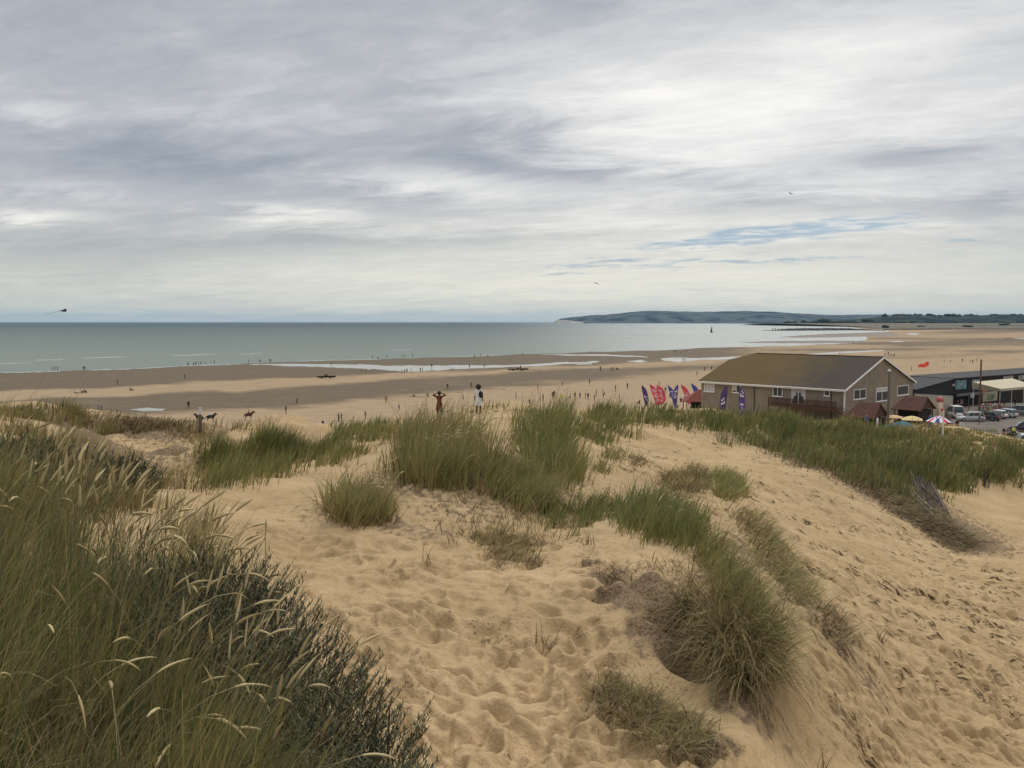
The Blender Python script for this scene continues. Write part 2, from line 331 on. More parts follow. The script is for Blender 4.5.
def sand_mat():
    m = bpy.data.materials.new('dune_sand'); m.use_nodes = True; t = m.node_tree; p = t.nodes['Principled BSDF']
    p.inputs['Roughness'].default_value = .95; p.inputs['Specular IOR Level'].default_value = .15
    c = t.nodes.new('ShaderNodeTexCoord')
    def nz(sc, det=5, off=0, st=None):
        n = t.nodes.new('ShaderNodeTexNoise'); n.inputs['Scale'].default_value = sc; n.inputs['Detail'].default_value = det
        mp = t.nodes.new('ShaderNodeMapping'); mp.inputs['Location'].default_value = (off, off, 0)
        if st: mp.inputs['Scale'].default_value = st[:3]; mp.inputs['Rotation'].default_value = (0, 0, st[3])
        t.links.new(c.outputs['Object'], mp.inputs[0]); t.links.new(mp.outputs[0], n.inputs['Vector']); return n.outputs['Fac']
    def rmp(f, a, b, c0, c1):
        r = t.nodes.new('ShaderNodeValToRGB'); e = r.color_ramp.elements; e[0].position = a; e[1].position = b; e[0].color = c0; e[1].color = c1
        t.links.new(f, r.inputs[0]); return r.outputs[0]
    def mx(f, a, b, mode='MIX'):
        n = t.nodes.new('ShaderNodeMix'); n.data_type = 'RGBA'; n.blend_type = mode
        for s, v in ((n.inputs[0], f), (n.inputs[6], a), (n.inputs[7], b)):
            if isinstance(v, (int, float)): s.default_value = v
            elif isinstance(v, tuple): s.default_value = v
            else: t.links.new(v, s)
        return n.outputs[2]
    base = rmp(nz(.5, 6), .3, .7, (.385, .272, .143, 1), (.495, .358, .198, 1))
    fine = rmp(nz(9, 6, 3), .3, .75, (.86, .84, .82, 1), (1.06, 1.05, 1.04, 1))
    grain = rmp(nz(160, 3, 5), .35, .65, (.86, .85, .84, 1), (1.1, 1.1, 1.1, 1))
    col = mx(1.0, base, fine, 'MULTIPLY'); col = mx(1.0, col, grain, 'MULTIPLY')
    # scraps of dead grass and root lying in patches
    deb = rmp(nz(22, 4, 9), .585, .66, (0, 0, 0, 1), (1, 1, 1, 1)); patch = rmp(nz(.8, 4, 2), .52, .66, (0, 0, 0, 1), (1, 1, 1, 1))
    dm = mx(1.0, deb, patch, 'MULTIPLY')
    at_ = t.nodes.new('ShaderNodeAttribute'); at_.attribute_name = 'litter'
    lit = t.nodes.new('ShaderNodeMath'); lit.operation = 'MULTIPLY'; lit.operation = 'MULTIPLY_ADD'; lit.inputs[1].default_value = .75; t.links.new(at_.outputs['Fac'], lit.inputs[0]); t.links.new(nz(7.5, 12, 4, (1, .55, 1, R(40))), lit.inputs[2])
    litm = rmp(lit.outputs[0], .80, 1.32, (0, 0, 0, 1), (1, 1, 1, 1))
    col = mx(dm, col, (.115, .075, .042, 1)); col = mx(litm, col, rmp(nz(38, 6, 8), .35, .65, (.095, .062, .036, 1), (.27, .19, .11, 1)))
    t.links.new(col, p.inputs['Base Color'])
    b1 = t.nodes.new('ShaderNodeBump'); b1.inputs['Strength'].default_value = .8; b1.inputs['Distance'].default_value = .02
    t.links.new(nz(26, 5, 1), b1.inputs['Height'])
    b2 = t.nodes.new('ShaderNodeBump'); b2.inputs['Strength'].default_value = .6; b2.inputs['Distance'].default_value = .08
    t.links.new(nz(5, 5, 6, (1, .45, 1, R(40))), b2.inputs['Height']); t.links.new(b2.outputs[0], b1.inputs['Normal'])
    t.links.new(b1.outputs[0], p.inputs['Normal']); return m
# brown rooty ground where grass has died back, by place on the dunes
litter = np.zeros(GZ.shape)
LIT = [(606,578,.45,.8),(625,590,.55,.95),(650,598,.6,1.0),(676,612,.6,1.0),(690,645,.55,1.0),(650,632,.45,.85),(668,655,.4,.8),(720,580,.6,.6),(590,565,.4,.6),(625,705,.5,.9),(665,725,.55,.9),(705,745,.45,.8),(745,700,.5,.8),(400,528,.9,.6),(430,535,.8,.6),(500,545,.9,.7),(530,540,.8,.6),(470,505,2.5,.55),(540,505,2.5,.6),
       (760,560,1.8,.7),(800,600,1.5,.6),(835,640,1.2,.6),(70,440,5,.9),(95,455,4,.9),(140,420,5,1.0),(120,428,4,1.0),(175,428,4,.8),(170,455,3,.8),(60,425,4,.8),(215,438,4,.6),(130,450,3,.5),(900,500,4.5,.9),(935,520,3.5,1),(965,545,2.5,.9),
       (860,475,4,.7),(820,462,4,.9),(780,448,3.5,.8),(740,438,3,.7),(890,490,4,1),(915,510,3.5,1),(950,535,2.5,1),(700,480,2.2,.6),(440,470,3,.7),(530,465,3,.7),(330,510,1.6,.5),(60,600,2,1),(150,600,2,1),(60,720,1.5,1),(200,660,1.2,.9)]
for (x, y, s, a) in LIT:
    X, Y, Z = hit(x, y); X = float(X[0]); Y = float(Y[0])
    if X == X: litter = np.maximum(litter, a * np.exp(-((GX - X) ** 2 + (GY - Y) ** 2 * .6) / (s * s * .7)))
nr, nc = GZ.shape
idx = np.arange(nr * nc).reshape(nr, nc)
Fq = np.stack([idx[:-1, :-1], idx[:-1, 1:], idx[1:, 1:], idx[1:, :-1]], -1).reshape(-1, 4)[:, ::-1]
SAND = sand_mat()
# close the small hole under the eye with the same surface
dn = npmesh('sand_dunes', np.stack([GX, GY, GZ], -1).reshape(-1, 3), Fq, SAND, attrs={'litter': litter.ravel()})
tag(dn, kind='structure')

# ------------------------------------------------------------------ beach, sea, pools
def curve(pts): a = np.array(pts, float); return lambda x: np.interp(x, a[:, 0], a[:, 1])
SHORE = [(-900,386),(-300,378),(0,372.7),(60,371.3),(130,369),(180,366.5),(240,364),(262,362.9),(300,361.6),(340,360.5),(380,359.4),(440,357.4),(500,355.8),(520,354.2),(560,353.2),(600,351.8),(640,351),(680,349.7),(700,348.2),(720,347.6),(750,347),(800,345.3),(850,343.4)]
sA = curve([(-900,420),(0,391.5),(60,389),(120,386.5),(200,382),(280,379),(360,375),(400,373),(460,371),(520,368),(560,366),(600,363.5),(650,361.5),(700,360),(760,357),(800,354),(884,349.6),(950,347),(1024,345),(1200,341)])
sB1 = curve([(-900,440),(0,401),(100,397),(180,393.2),(280,388.4),(380,380.8),(440,377.5),(540,370),(640,368),(700,365.5),(760,362),(820,359.5),(884,356),(960,355),(1024,349.5),(1200,343)])
sB2 = curve([(-900,470),(0,424),(100,417),(180,412),(280,408.5),(380,399),(460,391),(560,382.5),(640,376),(700,370.5),(760,365),(820,361.5),(884,358.3),(960,356.8),(1024,352.5),(1200,346)])
sh = curve(SHORE + [(870,341),(900,332),(1400,330)])
yrow = 322 + np.concatenate([np.geomspace(.18, 2, 14, False), np.arange(2, 130, .35), np.geomspace(130, 900, 40)])
xcol = np.concatenate([np.linspace(-2500, -60, 60, False), np.linspace(-60, 1084, 760, False), np.linspace(1084, 3500, 60)])
XX, YY = np.meshgrid(xcol, yrow)
def ground_xy(px, py):
    u = (px - 512) / F; v = (384 - py) / F; a = CP + v * SP; b = -SP + v * CP; t = -EYE / b; return u * t, a * t
BX, BY = ground_xy(XX, YY)
wet_n = .5 * fbm(XX / 40, YY / 2.2, 91, 4) + .35 * fbm(XX / 9, YY / 1.2, 95, 3)
wob1 = 3.2 * fbm(XX / 60, YY / 5, 71, 3) * sst(330, 380, YY); 
yw = YY + wob1
wet = np.zeros(XX.shape)
wet = np.maximum(wet, sst(0, 1, (sA(XX) - yw) / 4.5 + .5) * (XX < 1400))
wet = np.maximum(wet, sst(0, 1, (yw - sB1(XX)) / 5 + .5) * sst(0, 1, (sB2(XX) - yw) / 8 + .5) * .85)
# on the open flats to the right, long drying ridges
flatx = sst(700, 800, XX)
rid = fbm(XX / 160 + YY * .02, (YY + XX * .012) / 2.6, 83, 3)
rid_wet = sst(-.15, .35, rid) * .75
upper = sst(0, 1, (sA(XX) - YY) / 2 + .3)
wet = wet * (1 - flatx * upper) + rid_wet * flatx * upper
for (x, y, sx, sy, a) in ((965,343,45,2.4,.9),(900,349,40,1.3,.8),(1000,351,40,1.0,.8),(900,338.5,60,1.2,.6),(830,350,90,1.5,.8),(790,355,60,1.3,.7),(960,333.2,50,.9,.5)):
    wet = np.maximum(wet, a * np.exp(-((XX - x) / sx) ** 2 - ((YY - y) / sy) ** 2))
wet = np.clip(wet + wet_n * .38 * sst(322, 345, YY), 0, 1)
bz = np.where((YY < sh(XX) - 4) & (XX < 700), -2.5, 0.0)
bz = np.where(BY > 3500, -2.5, bz)
nr, nc = XX.shape; idx = np.arange(nr * nc).reshape(nr, nc)
Fq = np.stack([idx[:-1, :-1], idx[:-1, 1:], idx[1:, 1:], idx[1:, :-1]], -1).reshape(-1, 4)
def beach_mat():
    m = bpy.data.materials.new('beach_sand'); m.use_nodes = True; t = m.node_tree; p = t.nodes['Principled BSDF']
    c = t.nodes.new('ShaderNodeTexCoord'); a = t.nodes.new('ShaderNodeAttribute'); a.attribute_name = 'wet'
    def nz(sc, st, det=5):
        mp = t.nodes.new('ShaderNodeMapping'); mp.inputs['Scale'].default_value = st
        n = t.nodes.new('ShaderNodeTexNoise'); n.inputs['Scale'].default_value = sc; n.inputs['Detail'].default_value = det
        t.links.new(c.outputs['Object'], mp.inputs[0]); t.links.new(mp.outputs[0], n.inputs['Vector']); return n.outputs['Fac']
    def ramp(f, *es):
        r = t.nodes.new('ShaderNodeValToRGB'); e = r.color_ramp.elements
        for i, (q, cc) in enumerate(es):
            if i < 2: e[i].position = q; e[i].color = (*cc, 1)
            else: x = e.new(q); x.color = (*cc, 1)
        t.links.new(f, r.inputs[0]); return r.outputs[0]
    def mix(f, a_, b_, mode='MIX'):
        n = t.nodes.new('ShaderNodeMix'); n.data_type = 'RGBA'; n.blend_type = mode
        for s, v in ((n.inputs[0], f), (n.inputs[6], a_), (n.inputs[7], b_)):
            if isinstance(v, (int, float)): s.default_value = v
            else: t.links.new(v, s)
        return n.outputs[2]
    n = nz(.05, (.35, 1.0, 1), 7); n2 = nz(.4, (.5, 1, 1), 6)
    mm = t.nodes.new('ShaderNodeMath'); mm.operation = 'ADD'; t.links.new(a.outputs['Fac'], mm.inputs[0])
    m2 = t.nodes.new('ShaderNodeMath'); m2.operation = 'MULTIPLY_ADD'; t.links.new(n, m2.inputs[0]); m2.inputs[1].default_value = .5; m2.inputs[2].default_value = -.25
    t.links.new(m2.outputs[0], mm.inputs[1])
    dry = ramp(n2, (.25, (.285, .203, .122)), (.75, (.405, .296, .183)))
    wetc = ramp(n2, (.3, (.120, .088, .052)), (.7, (.148, .110, .068)))
    f = ramp(mm.outputs[0], (.05, (0, 0, 0)), (.85, (1, 1, 1)))
    t.links.new(mix(f, dry, wetc), p.inputs['Base Color'])
    rg = t.nodes.new('ShaderNodeMapRange'); rg.inputs[3].default_value = .95; rg.inputs[4].default_value = .6; t.links.new(mm.outputs[0], rg.inputs[0])
    t.links.new(rg.outputs[0], p.inputs['Roughness']); p.inputs['Specular IOR Level'].default_value = .06
    return m
BEACH = beach_mat()
tag(npmesh('beach', np.stack([BX, BY, bz], -1).reshape(-1, 3), Fq, BEACH, attrs={'wet': wet.ravel()}), kind='structure')
# ground behind the viewer
b = newbm(); q = [b.verts.new(v) for v in ((-6000, -6000, -.6), (6000, -6000, -.6), (6000, 30, -.6), (-6000, 30, -.6))]; b.faces.new(q)
tag(bobj('inland_ground', b, mat('inland_sand', (.3, .25, .16), .95)), kind='structure')

def sheet(name, pts, z, m, jit=.5, step=6, seed=0, kind='structure'):
    """a flat patch on the shore with a ragged outline"""
    out = []; n = len(pts)
    for i in range(n):
        x0, y0 = pts[i]; x1, y1 = pts[(i + 1) % n]; k = max(1, int(abs(x1 - x0) / step))
        for s in range(k):
            f = s / k; x = x0 + (x1 - x0) * f; y = y0 + (y1 - y0) * f
            jj = jit * (mnoise.noise(Vector((x / 14, i * 3.1, seed))) + .5 * mnoise.noise(Vector((x / 4, i * 3.1, seed + 5))))
            out.append((x, y + jj * min(1, (y - 322) / 25)))
    b = newbm(); vs = [b.verts.new(onz(x, y, z)) for x, y in out]
    f = b.faces.new(vs); f.normal_update()
    if f.normal.z < 0: f.normal_flip()
    bmesh.ops.triangulate(b, faces=b.faces[:])
    o = bobj(name, b, m); tag(o, kind=kind); return o
def water_mat(name, shallow, deep, d0, d1, rough, bmp, spec=.5):
    m = bpy.data.materials.new(name); m.use_nodes = True; t = m.node_tree; p = t.nodes['Principled BSDF']
    p.inputs['Roughness'].default_value = rough; p.inputs['IOR'].default_value = 1.33; p.inputs['Specular IOR Level'].default_value = spec
    g = t.nodes.new('ShaderNodeNewGeometry'); s = t.nodes.new('ShaderNodeSeparateXYZ'); t.links.new(g.outputs['Position'], s.inputs[0])
    lg = t.nodes.new('ShaderNodeMath'); lg.operation = 'LOGARITHM'; lg.inputs[1].default_value = math.e; t.links.new(s.outputs[1], lg.inputs[0])
    mr = t.nodes.new('ShaderNodeMapRange'); mr.inputs[1].default_value = math.log(d0); mr.inputs[2].default_value = math.log(d1)
    mp = t.nodes.new('ShaderNodeMapping'); mp.inputs['Scale'].default_value = (.0012, .004, 1); t.links.new(g.outputs['Position'], mp.inputs[0])
    n0 = t.nodes.new('ShaderNodeTexNoise'); n0.inputs['Scale'].default_value = 1.0; n0.inputs['Detail'].default_value = 6; t.links.new(mp.outputs[0], n0.inputs['Vector'])
    ad = t.nodes.new('ShaderNodeMath'); ad.operation = 'MULTIPLY_ADD'; ad.inputs[1].default_value = .8; t.links.new(n0.outputs['Fac'], ad.inputs[0]); t.links.new(lg.outputs[0], ad.inputs[2])
    sb = t.nodes.new('ShaderNodeMath'); sb.operation = 'SUBTRACT'; sb.inputs[1].default_value = .4; t.links.new(ad.outputs[0], sb.inputs[0]); t.links.new(sb.outputs[0], mr.inputs[0])
    x = t.nodes.new('ShaderNodeMix'); x.data_type = 'RGBA'; x.inputs[6].default_value = (*shallow, 1); x.inputs[7].default_value = (*deep, 1)
    t.links.new(mr.outputs[0], x.inputs[0]); t.links.new(x.outputs[2], p.inputs['Base Color'])
    if name == 'sea_water':      # right bay lies calmer and sandier; sky reflection is painted into its paler base
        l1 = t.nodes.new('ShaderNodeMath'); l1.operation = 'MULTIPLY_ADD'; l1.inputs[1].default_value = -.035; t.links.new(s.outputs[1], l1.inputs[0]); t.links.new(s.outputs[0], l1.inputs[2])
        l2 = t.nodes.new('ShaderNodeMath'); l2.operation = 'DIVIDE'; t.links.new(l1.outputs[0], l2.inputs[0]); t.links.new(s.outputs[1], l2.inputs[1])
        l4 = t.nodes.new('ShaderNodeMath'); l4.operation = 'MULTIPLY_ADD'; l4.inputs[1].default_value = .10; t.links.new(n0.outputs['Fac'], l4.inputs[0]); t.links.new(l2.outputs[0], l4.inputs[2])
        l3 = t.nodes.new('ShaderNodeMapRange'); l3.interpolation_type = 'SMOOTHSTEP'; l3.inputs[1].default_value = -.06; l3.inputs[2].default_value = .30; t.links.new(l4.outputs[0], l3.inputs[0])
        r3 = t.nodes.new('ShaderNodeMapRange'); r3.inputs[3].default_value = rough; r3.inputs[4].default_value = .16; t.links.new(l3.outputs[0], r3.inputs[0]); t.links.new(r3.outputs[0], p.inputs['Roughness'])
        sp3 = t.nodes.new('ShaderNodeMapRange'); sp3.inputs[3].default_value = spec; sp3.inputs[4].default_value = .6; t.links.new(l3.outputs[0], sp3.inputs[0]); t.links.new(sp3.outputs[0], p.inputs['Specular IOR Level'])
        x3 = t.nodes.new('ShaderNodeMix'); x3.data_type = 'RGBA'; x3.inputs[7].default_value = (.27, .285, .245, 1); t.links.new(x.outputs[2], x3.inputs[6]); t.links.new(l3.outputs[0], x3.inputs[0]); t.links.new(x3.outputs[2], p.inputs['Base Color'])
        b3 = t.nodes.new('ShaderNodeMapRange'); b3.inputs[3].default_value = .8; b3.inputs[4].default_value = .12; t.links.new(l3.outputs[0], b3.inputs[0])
    if bmp:
        mp2 = t.nodes.new('ShaderNodeMapping'); mp2.inputs['Scale'].default_value = (.12, .3, 1); t.links.new(g.outputs['Position'], mp2.inputs[0])
        n = t.nodes.new('ShaderNodeTexNoise'); n.inputs['Scale'].default_value = 1; n.inputs['Detail'].default_value = 4; n.inputs['Roughness'].default_value = .6
        t.links.new(mp2.outputs[0], n.inputs['Vector'])
        bb = t.nodes.new('ShaderNodeBump'); bb.inputs['Distance'].default_value = bmp; bb.inputs['Strength'].default_value = .8
        t.links.new(n.outputs['Fac'], bb.inputs['Height']); t.links.new(bb.outputs[0], p.inputs['Normal'])
        if name == 'sea_water': t.links.new(b3.outputs[0], bb.inputs['Strength'])
    return m
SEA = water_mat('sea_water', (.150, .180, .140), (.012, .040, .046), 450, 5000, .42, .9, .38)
POOL = water_mat('pool_water', (.30, .29, .25), (.30, .29, .26), 100, 5000, .22, 0, .6)
right_edge = [(862,342),(868,338.8),(866,336.3),(862,333.2),(884,331.9),(892,331.3),(888,330.6),(866,329.6),(852,327.4),(835,325.6),(790,324.4),(745,323.5),(700,323.15)]
sea_pts = SHORE + right_edge + [(700, 322.45), (-900, 322.45)]
# the sea is one ring from the shore to far beyond the horizon
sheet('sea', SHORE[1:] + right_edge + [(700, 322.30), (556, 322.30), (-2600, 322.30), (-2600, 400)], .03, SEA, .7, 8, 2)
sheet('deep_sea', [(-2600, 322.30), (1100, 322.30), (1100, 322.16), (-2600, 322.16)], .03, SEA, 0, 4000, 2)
WETS = mat('wet_sand_bar', (.205, .160, .118), .6, .12, .02, spec=.15)
sheet('sand_bar', [(738,342.1),(780,341.0),(830,340.6),(862,341),(870,342.4),(850,343.0),(800,343.2),(760,342.9)], .08, WETS, .3, 5, 4)
sheet('sand_bar', [(778,337.3),(800,335.4),(830,333.8),(862,332.8),(892,332),(900,336),(866,336.4),(830,337.3),(800,337.6)], .08, WETS, .3, 5, 5)
sheet('tidal_pool', [(236,364.0),(300,363.8),(360,364.6),(420,366.0),(470,364.9),(505,365.2),(530,363.8),(600,361.2),(596,362.4),(540,365.8),(500,367.4),(455,369.2),(420,371.2),(400,371.6),(370,369.2),(330,367.0),(290,365.6)], .012, POOL, 1.0, 4, 6)
sheet('tidal_pool', [(540,354.4),(600,354.4),(640,356.0),(650,357.4),(610,356.0),(560,355.3)], .012, POOL, .4, 5, 7)
sheet('tidal_pool', [(626,361.2),(640,360.0),(648,361.3),(640,362.4)], .012, POOL, .3, 3, 8)
sheet('tidal_pool', [(660,358.8),(672,357.6),(700,357.9),(745,356.3),(760,357),(735,358.9),(700,360.0),(680,362.0),(664,360.6)], .012, POOL, .6, 4, 9)
sheet('tidal_pool', [(575,363.7),(592,363.1),(592,364.2),(578,364.6)], .012, POOL, .2, 3, 10)
sheet('tidal_pool', [(130,409.2),(146,407.8),(166,408.6),(162,410.4),(140,411.2)], .012, POOL, .5, 3, 12)
sheet('tidal_pool', [(806,354.2),(840,351.6),(884,350.0),(884,350.9),(850,352.9),(820,354.6)], .012, POOL, .3, 4, 13)
sheet('tidal_pool', [(905,333.6),(916,333.0),(920,334.6),(912,335.0)], .012, POOL, .2, 3, 14)
sheet('tidal_pool', [(1012,338.2),(1030,337.8),(1060,338.4),(1030,339.4)], .012, POOL, .2, 4, 15)
sheet('tidal_pool', [(888,341.3),(900,340.9),(905,341.9),(893,342.1)], .012, POOL, .2, 4, 16)
FOAM = mat('sea_foam', (.50, .51, .49), .9, .5, .5)
def foam(x0, y0, x1, y1, th_, seed):
    n = 40; b = newbm(); up = []; lo = []
    for i in range(n + 1):
        f = i / n; x = x0 + (x1 - x0) * f; y = y0 + (y1 - y0) * f + .35 * mnoise.noise(Vector((x / 16, seed, 0)))
        w = .62 * th_ * math.sin(math.pi * f) ** .8 * (.25 + 1.3 * abs(mnoise.noise(Vector((x / 4, seed, 3)))))
        up.append(b.verts.new(onz(x, y - w / 2, .03))); p = onz(x, y, .03); p.z = .16; lo.append((b.verts.new(p), b.verts.new(onz(x, y + w / 2, .045))))
    for i in range(n):
        b.faces.new((up[i], up[i + 1], lo[i + 1][0], lo[i][0])); b.faces.new((lo[i][0], lo[i + 1][0], lo[i + 1][1], lo[i][1]))
    tag(bobj('breaking_wave', b, FOAM, smooth_=True), kind='structure')
for k, a in enumerate(((80,358.2,128,356.8,1.2),(36,360.2,64,359.4,.9),(172,355.6,216,354.2,1.3),(0,363.6,30,363,.7),(0,372.9,60,371.5,.8),(90,370.3,132,369,.9),(134,368.7,178,366.6,1.0),(240,354.4,262,353.2,.7),
                       (392,350.2,412,349.4,.7),(180,366.3,240,364,.8),(300,361.2,380,359.2,.5),(440,357.2,500,355.6,.5))): foam(*a, k * 3.7)

# ------------------------------------------------------------------ far land
def ridge(name, prof, Y0, depth, m, base=-1.0, rough=.12, seed=0, kind='structure', nstep=300, nd_=14, back=.35):
    """a hill with a real crest line and depth; prof = (px, py) of the crest at distance Y0+depth/2"""
    a = np.array(prof, float); xs = np.linspace(a[0, 0], a[-1, 0], nstep); top = np.interp(xs, a[:, 0], a[:, 1])
    V = []
    for j in range(nd_ + 1):
        f = j / nd_; Y = Y0 + depth * f
        prof_ = math.sin(min(1, f / (1 - back)) * math.pi / 2) if f < 1 - back else math.cos((f - (1 - back)) / back * math.pi / 2)
        Yc = Y0 + depth * (1 - back)
        for i, x in enumerate(xs):
            pt = at(x, top[i], Yc); H = pt.z - base; X = pt.x * (1 + (f - .65) * .1)
            nn = mnoise.fractal(Vector((X / depth * 5, Y / depth * 5, seed)), .9, 2.2, 5)
            V.append((X, Y, base + max(0, H * prof_ * (1 + rough * nn * (1 - .75 * prof_ ** 6)))))
    n = nstep; idx = np.arange((nd_ + 1) * n).reshape(nd_ + 1, n)
    Fq = np.stack([idx[:-1, :-1], idx[:-1, 1:], idx[1:, 1:], idx[1:, :-1]], -1).reshape(-1, 4)
    return tag(npmesh(name, np.array(V), Fq, m), kind=kind)
def hill_mat(name, fields, woods, sc, th_=.5):
    m = bpy.data.materials.new(name); m.use_nodes = True; t = m.node_tree; p = t.nodes['Principled BSDF']; p.inputs['Roughness'].default_value = 1; p.inputs['Specular IOR Level'].default_value = .05
    c = t.nodes.new('ShaderNodeTexCoord'); mp = t.nodes.new('ShaderNodeMapping'); mp.inputs['Scale'].default_value = (sc, sc * .7, sc * 3); t.links.new(c.outputs['Object'], mp.inputs[0])
    v = t.nodes.new('ShaderNodeTexVoronoi'); v.inputs['Scale'].default_value = 1.6; t.links.new(mp.outputs[0], v.inputs['Vector'])
    n = t.nodes.new('ShaderNodeTexNoise'); n.inputs['Scale'].default_value = 1.2; n.inputs['Detail'].default_value = 6; t.links.new(mp.outputs[0], n.inputs['Vector'])
    s = t.nodes.new('ShaderNodeSeparateColor'); t.links.new(v.outputs['Color'], s.inputs[0])
    ad = t.nodes.new('ShaderNodeMath'); ad.operation = 'MULTIPLY_ADD'; ad.inputs[1].default_value = .35; t.links.new(s.outputs[0], ad.inputs[0]); t.links.new(n.outputs['Fac'], ad.inputs[2])
    r = t.nodes.new('ShaderNodeValToRGB'); e = r.color_ramp.elements; e[0].position = th_ + .05; e[1].position = th_ + .3; e[0].color = (*woods, 1); e[1].color = (*fields, 1)
    t.links.new(ad.outputs[0], r.inputs[0]); t.links.new(r.outputs[0], p.inputs['Base Color']); return m
HEAD = [(556,322.2),(557.5,320.2),(560,318.8),(566,317.8),(580,316.6),(600,315.2),(618,314),(632,312.2),(645,311),(655,310.7),(664,311.2),(680,311.9),(700,311.8),(722,311.6),(745,312.2),(770,313.4),(800,313.6),(830,314.8),(860,315.2),(890,315.6),(930,315.8),(980,316.5),(1060,317),(1200,318)]
ridge('headland', HEAD, 12500, 5000, hill_mat('headland_fields_haze_tint', (.085, .10, .095), (.010, .018, .034), .0034, .44), rough=.5, seed=3, nstep=500, nd_=20)  # base colours shifted towards blue-black, painting in part of the distance haze
H2 = [(800,322.8),(830,321.0),(860,319.5),(885,316.6),(900,315.6),(925,315.9),(945,317),(960,316.2),(985,315.3),(1005,316.2),(1024,315.8),(1100,315),(1300,315)]
ridge('sea_cliff', [(556.3,322.6),(557.6,320.3),(562,320.0),(568,320.3),(576,321.2),(586,322.2)], 12300, 160, mat('pale_cliff_rock', (.36, .33, .27), 1, .35, .02), rough=.2, seed=4, nstep=60, nd_=8)
ridge('wooded_hills', H2, 5200, 1800, hill_mat('wooded_hill_cover', (.05, .06, .035), (.010, .018, .026), .008, .55), rough=.4, seed=8, nstep=500)
LANDM = mat('coastal_flat_scrub', (.135, .110, .068), 1, .35, .004, dark=(.075, .070, .045), stretch=(.4, 1, 1))
ridge('coastal_flats', [(772,323.4),(785,323.1),(800,322.9),(830,323.1),(884,322.9),(940,323.2),(1000,323.0),(1100,323),(1400,323)], 3300, 2500, LANDM, base=-.3, rough=.2, seed=5)
sheet('coastal_scrub_ground', [(846,326.6),(870,328.9),(884,329.4),(1024,329.2),(1500,328.9),(1500,323.4),(1024,323.6),(900,324.0),(840,324.6),(800,324.9)], .1, LANDM, .3, 8, 31)
# far tree lumps on the flats, read as one mass
def lumps(name, lst, m, kind='stuff'):
    V = []; Fc = []
    for (x, y, Y, w, h) in lst:
        c = at(x, y, Y); base = len(V); r = random.Random(int(x * 7))
        for i in range(7):
            cx = c.x + r.uniform(-.5, .5) * w; cz = c.z + r.uniform(0, .4) * h; s = r.uniform(.3, .55)
            b = len(V)
            for a in range(5):
                for k in range(7):
                    la = math.pi * (a / 4 - .5) * .98; lo = 2 * math.pi * k / 7; q = r.uniform(.8, 1.2)
                    V.append((cx + w * s * q * math.cos(la) * math.cos(lo), c.y + w * s * q * math.cos(la) * math.sin(lo), cz + h * s * q * math.sin(la)))
            for a in range(4):
                for k in range(7): Fc.append((b + a * 7 + k, b + a * 7 + (k + 1) % 7, b + (a + 1) * 7 + (k + 1) % 7, b + (a + 1) * 7 + k))
    return tag(npmesh(name, np.array(V), np.array(Fc), m), kind=kind)
FARTREE = mat('far_tree_foliage', (.028, .038, .024), 1, .4, .02)
r_ = random.Random(5)
L1 = [(804,322.2,5200,30,16),(825,322.0,5200,60,26),(868,321.6,5200,40,20),(850,322.4,5200,30,12)]
L1 += [(r_.uniform(785, 1100), 322.6 + r_.uniform(-.2, .3), 5100, r_.uniform(12, 45), r_.uniform(5, 13)) for _ in range(60)]
L1 += [(886,327.2,2900,16,9),(921,326.4,3000,18,4),(968,326.4,3000,26,6),(1005,324.4,3600,30,8)]
L1 += [(r_.uniform(880, 1180), 315.9 + r_.uniform(-.3, .7), 6300, r_.uniform(15, 40), r_.uniform(8, 22)) for _ in range(90)]
o = lumps('distant_trees', L1, FARTREE); o['label'] = 'dark far off trees along the low coast'; o['category'] = 'woodland'
# rock groyne running into the water, with marker posts
ROCK = mat('dark_groyne_rock', (.045, .042, .038), .9, .5, .05, bump=.3, bscale=.4)
def berm(name, pts, hw, m, label, cat, seed=0):
    V = []; n = len(pts) ; K = 8; r = random.Random(seed); dense = []
    for i in range(n - 1):
        for s in range(30):
            f = s / 30; dense.append([pts[i][k] * (1 - f) + pts[i + 1][k] * f for k in range(4)])
    for (x, y, h, w) in dense:
        p = onz(x, y, 0)
        for k in range(K):
            a = math.pi * k / (K - 1); q = 1 + r.uniform(-.3, .3)
            V.append((p.x, p.y + math.cos(a) * w * q, -.2 + math.sin(a) ** .8 * h * (1 + r.uniform(-.25, .25))))
    N_ = len(dense); idx = np.arange(N_ * K).reshape(N_, K)
    Fq = np.stack([idx[:-1, :-1], idx[:-1, 1:], idx[1:, 1:], idx[1:, :-1]], -1).reshape(-1, 4)
    return tag(npmesh(name, np.array(V), Fq, m, smooth_=False), label, cat)
berm('rock_groyne', [(762,330.6,.8,5),(776,330.6,1.6,10),(790,330.4,4.5,25),(820,330.2,5,40),(845,330,4.5,35),(862,330.2,2.5,20),(886,330.6,1.0,10)], 1, ROCK, 'long dark rock groyne reaching into the water below the hills', 'groyne', 3)
berm('sea_wall', [(884,329.9,2.2,4),(930,329.6,3,5),(1000,329.4,2.2,4),(1100,329.2,2,4)], 1, ROCK, 'low dark line of sea wall across the far right sands', 'sea wall', 5)
POSTM = mat('weathered_timber', (.11, .085, .06), .9, .35, 4, bump=.01)
for i, (x, h) in enumerate(((773,6.4),(775.6,6.0),(778.5,5.6),(781.5,5.6),(784,4.8))):
    p = onz(x, 330.6, -.5); b = newbm(); tube(b, [(0, 0, 0), (0, 0, h)], [1.1, 1.0], 6)
    o = bobj('marker_post', b, POSTM); o.location = p
    tag(o, ['outermost', 'second', 'third', 'fourth', 'innermost'][i] + ' dark timber post from the seaward end of the rock groyne', 'post', 'posts on the groyne')

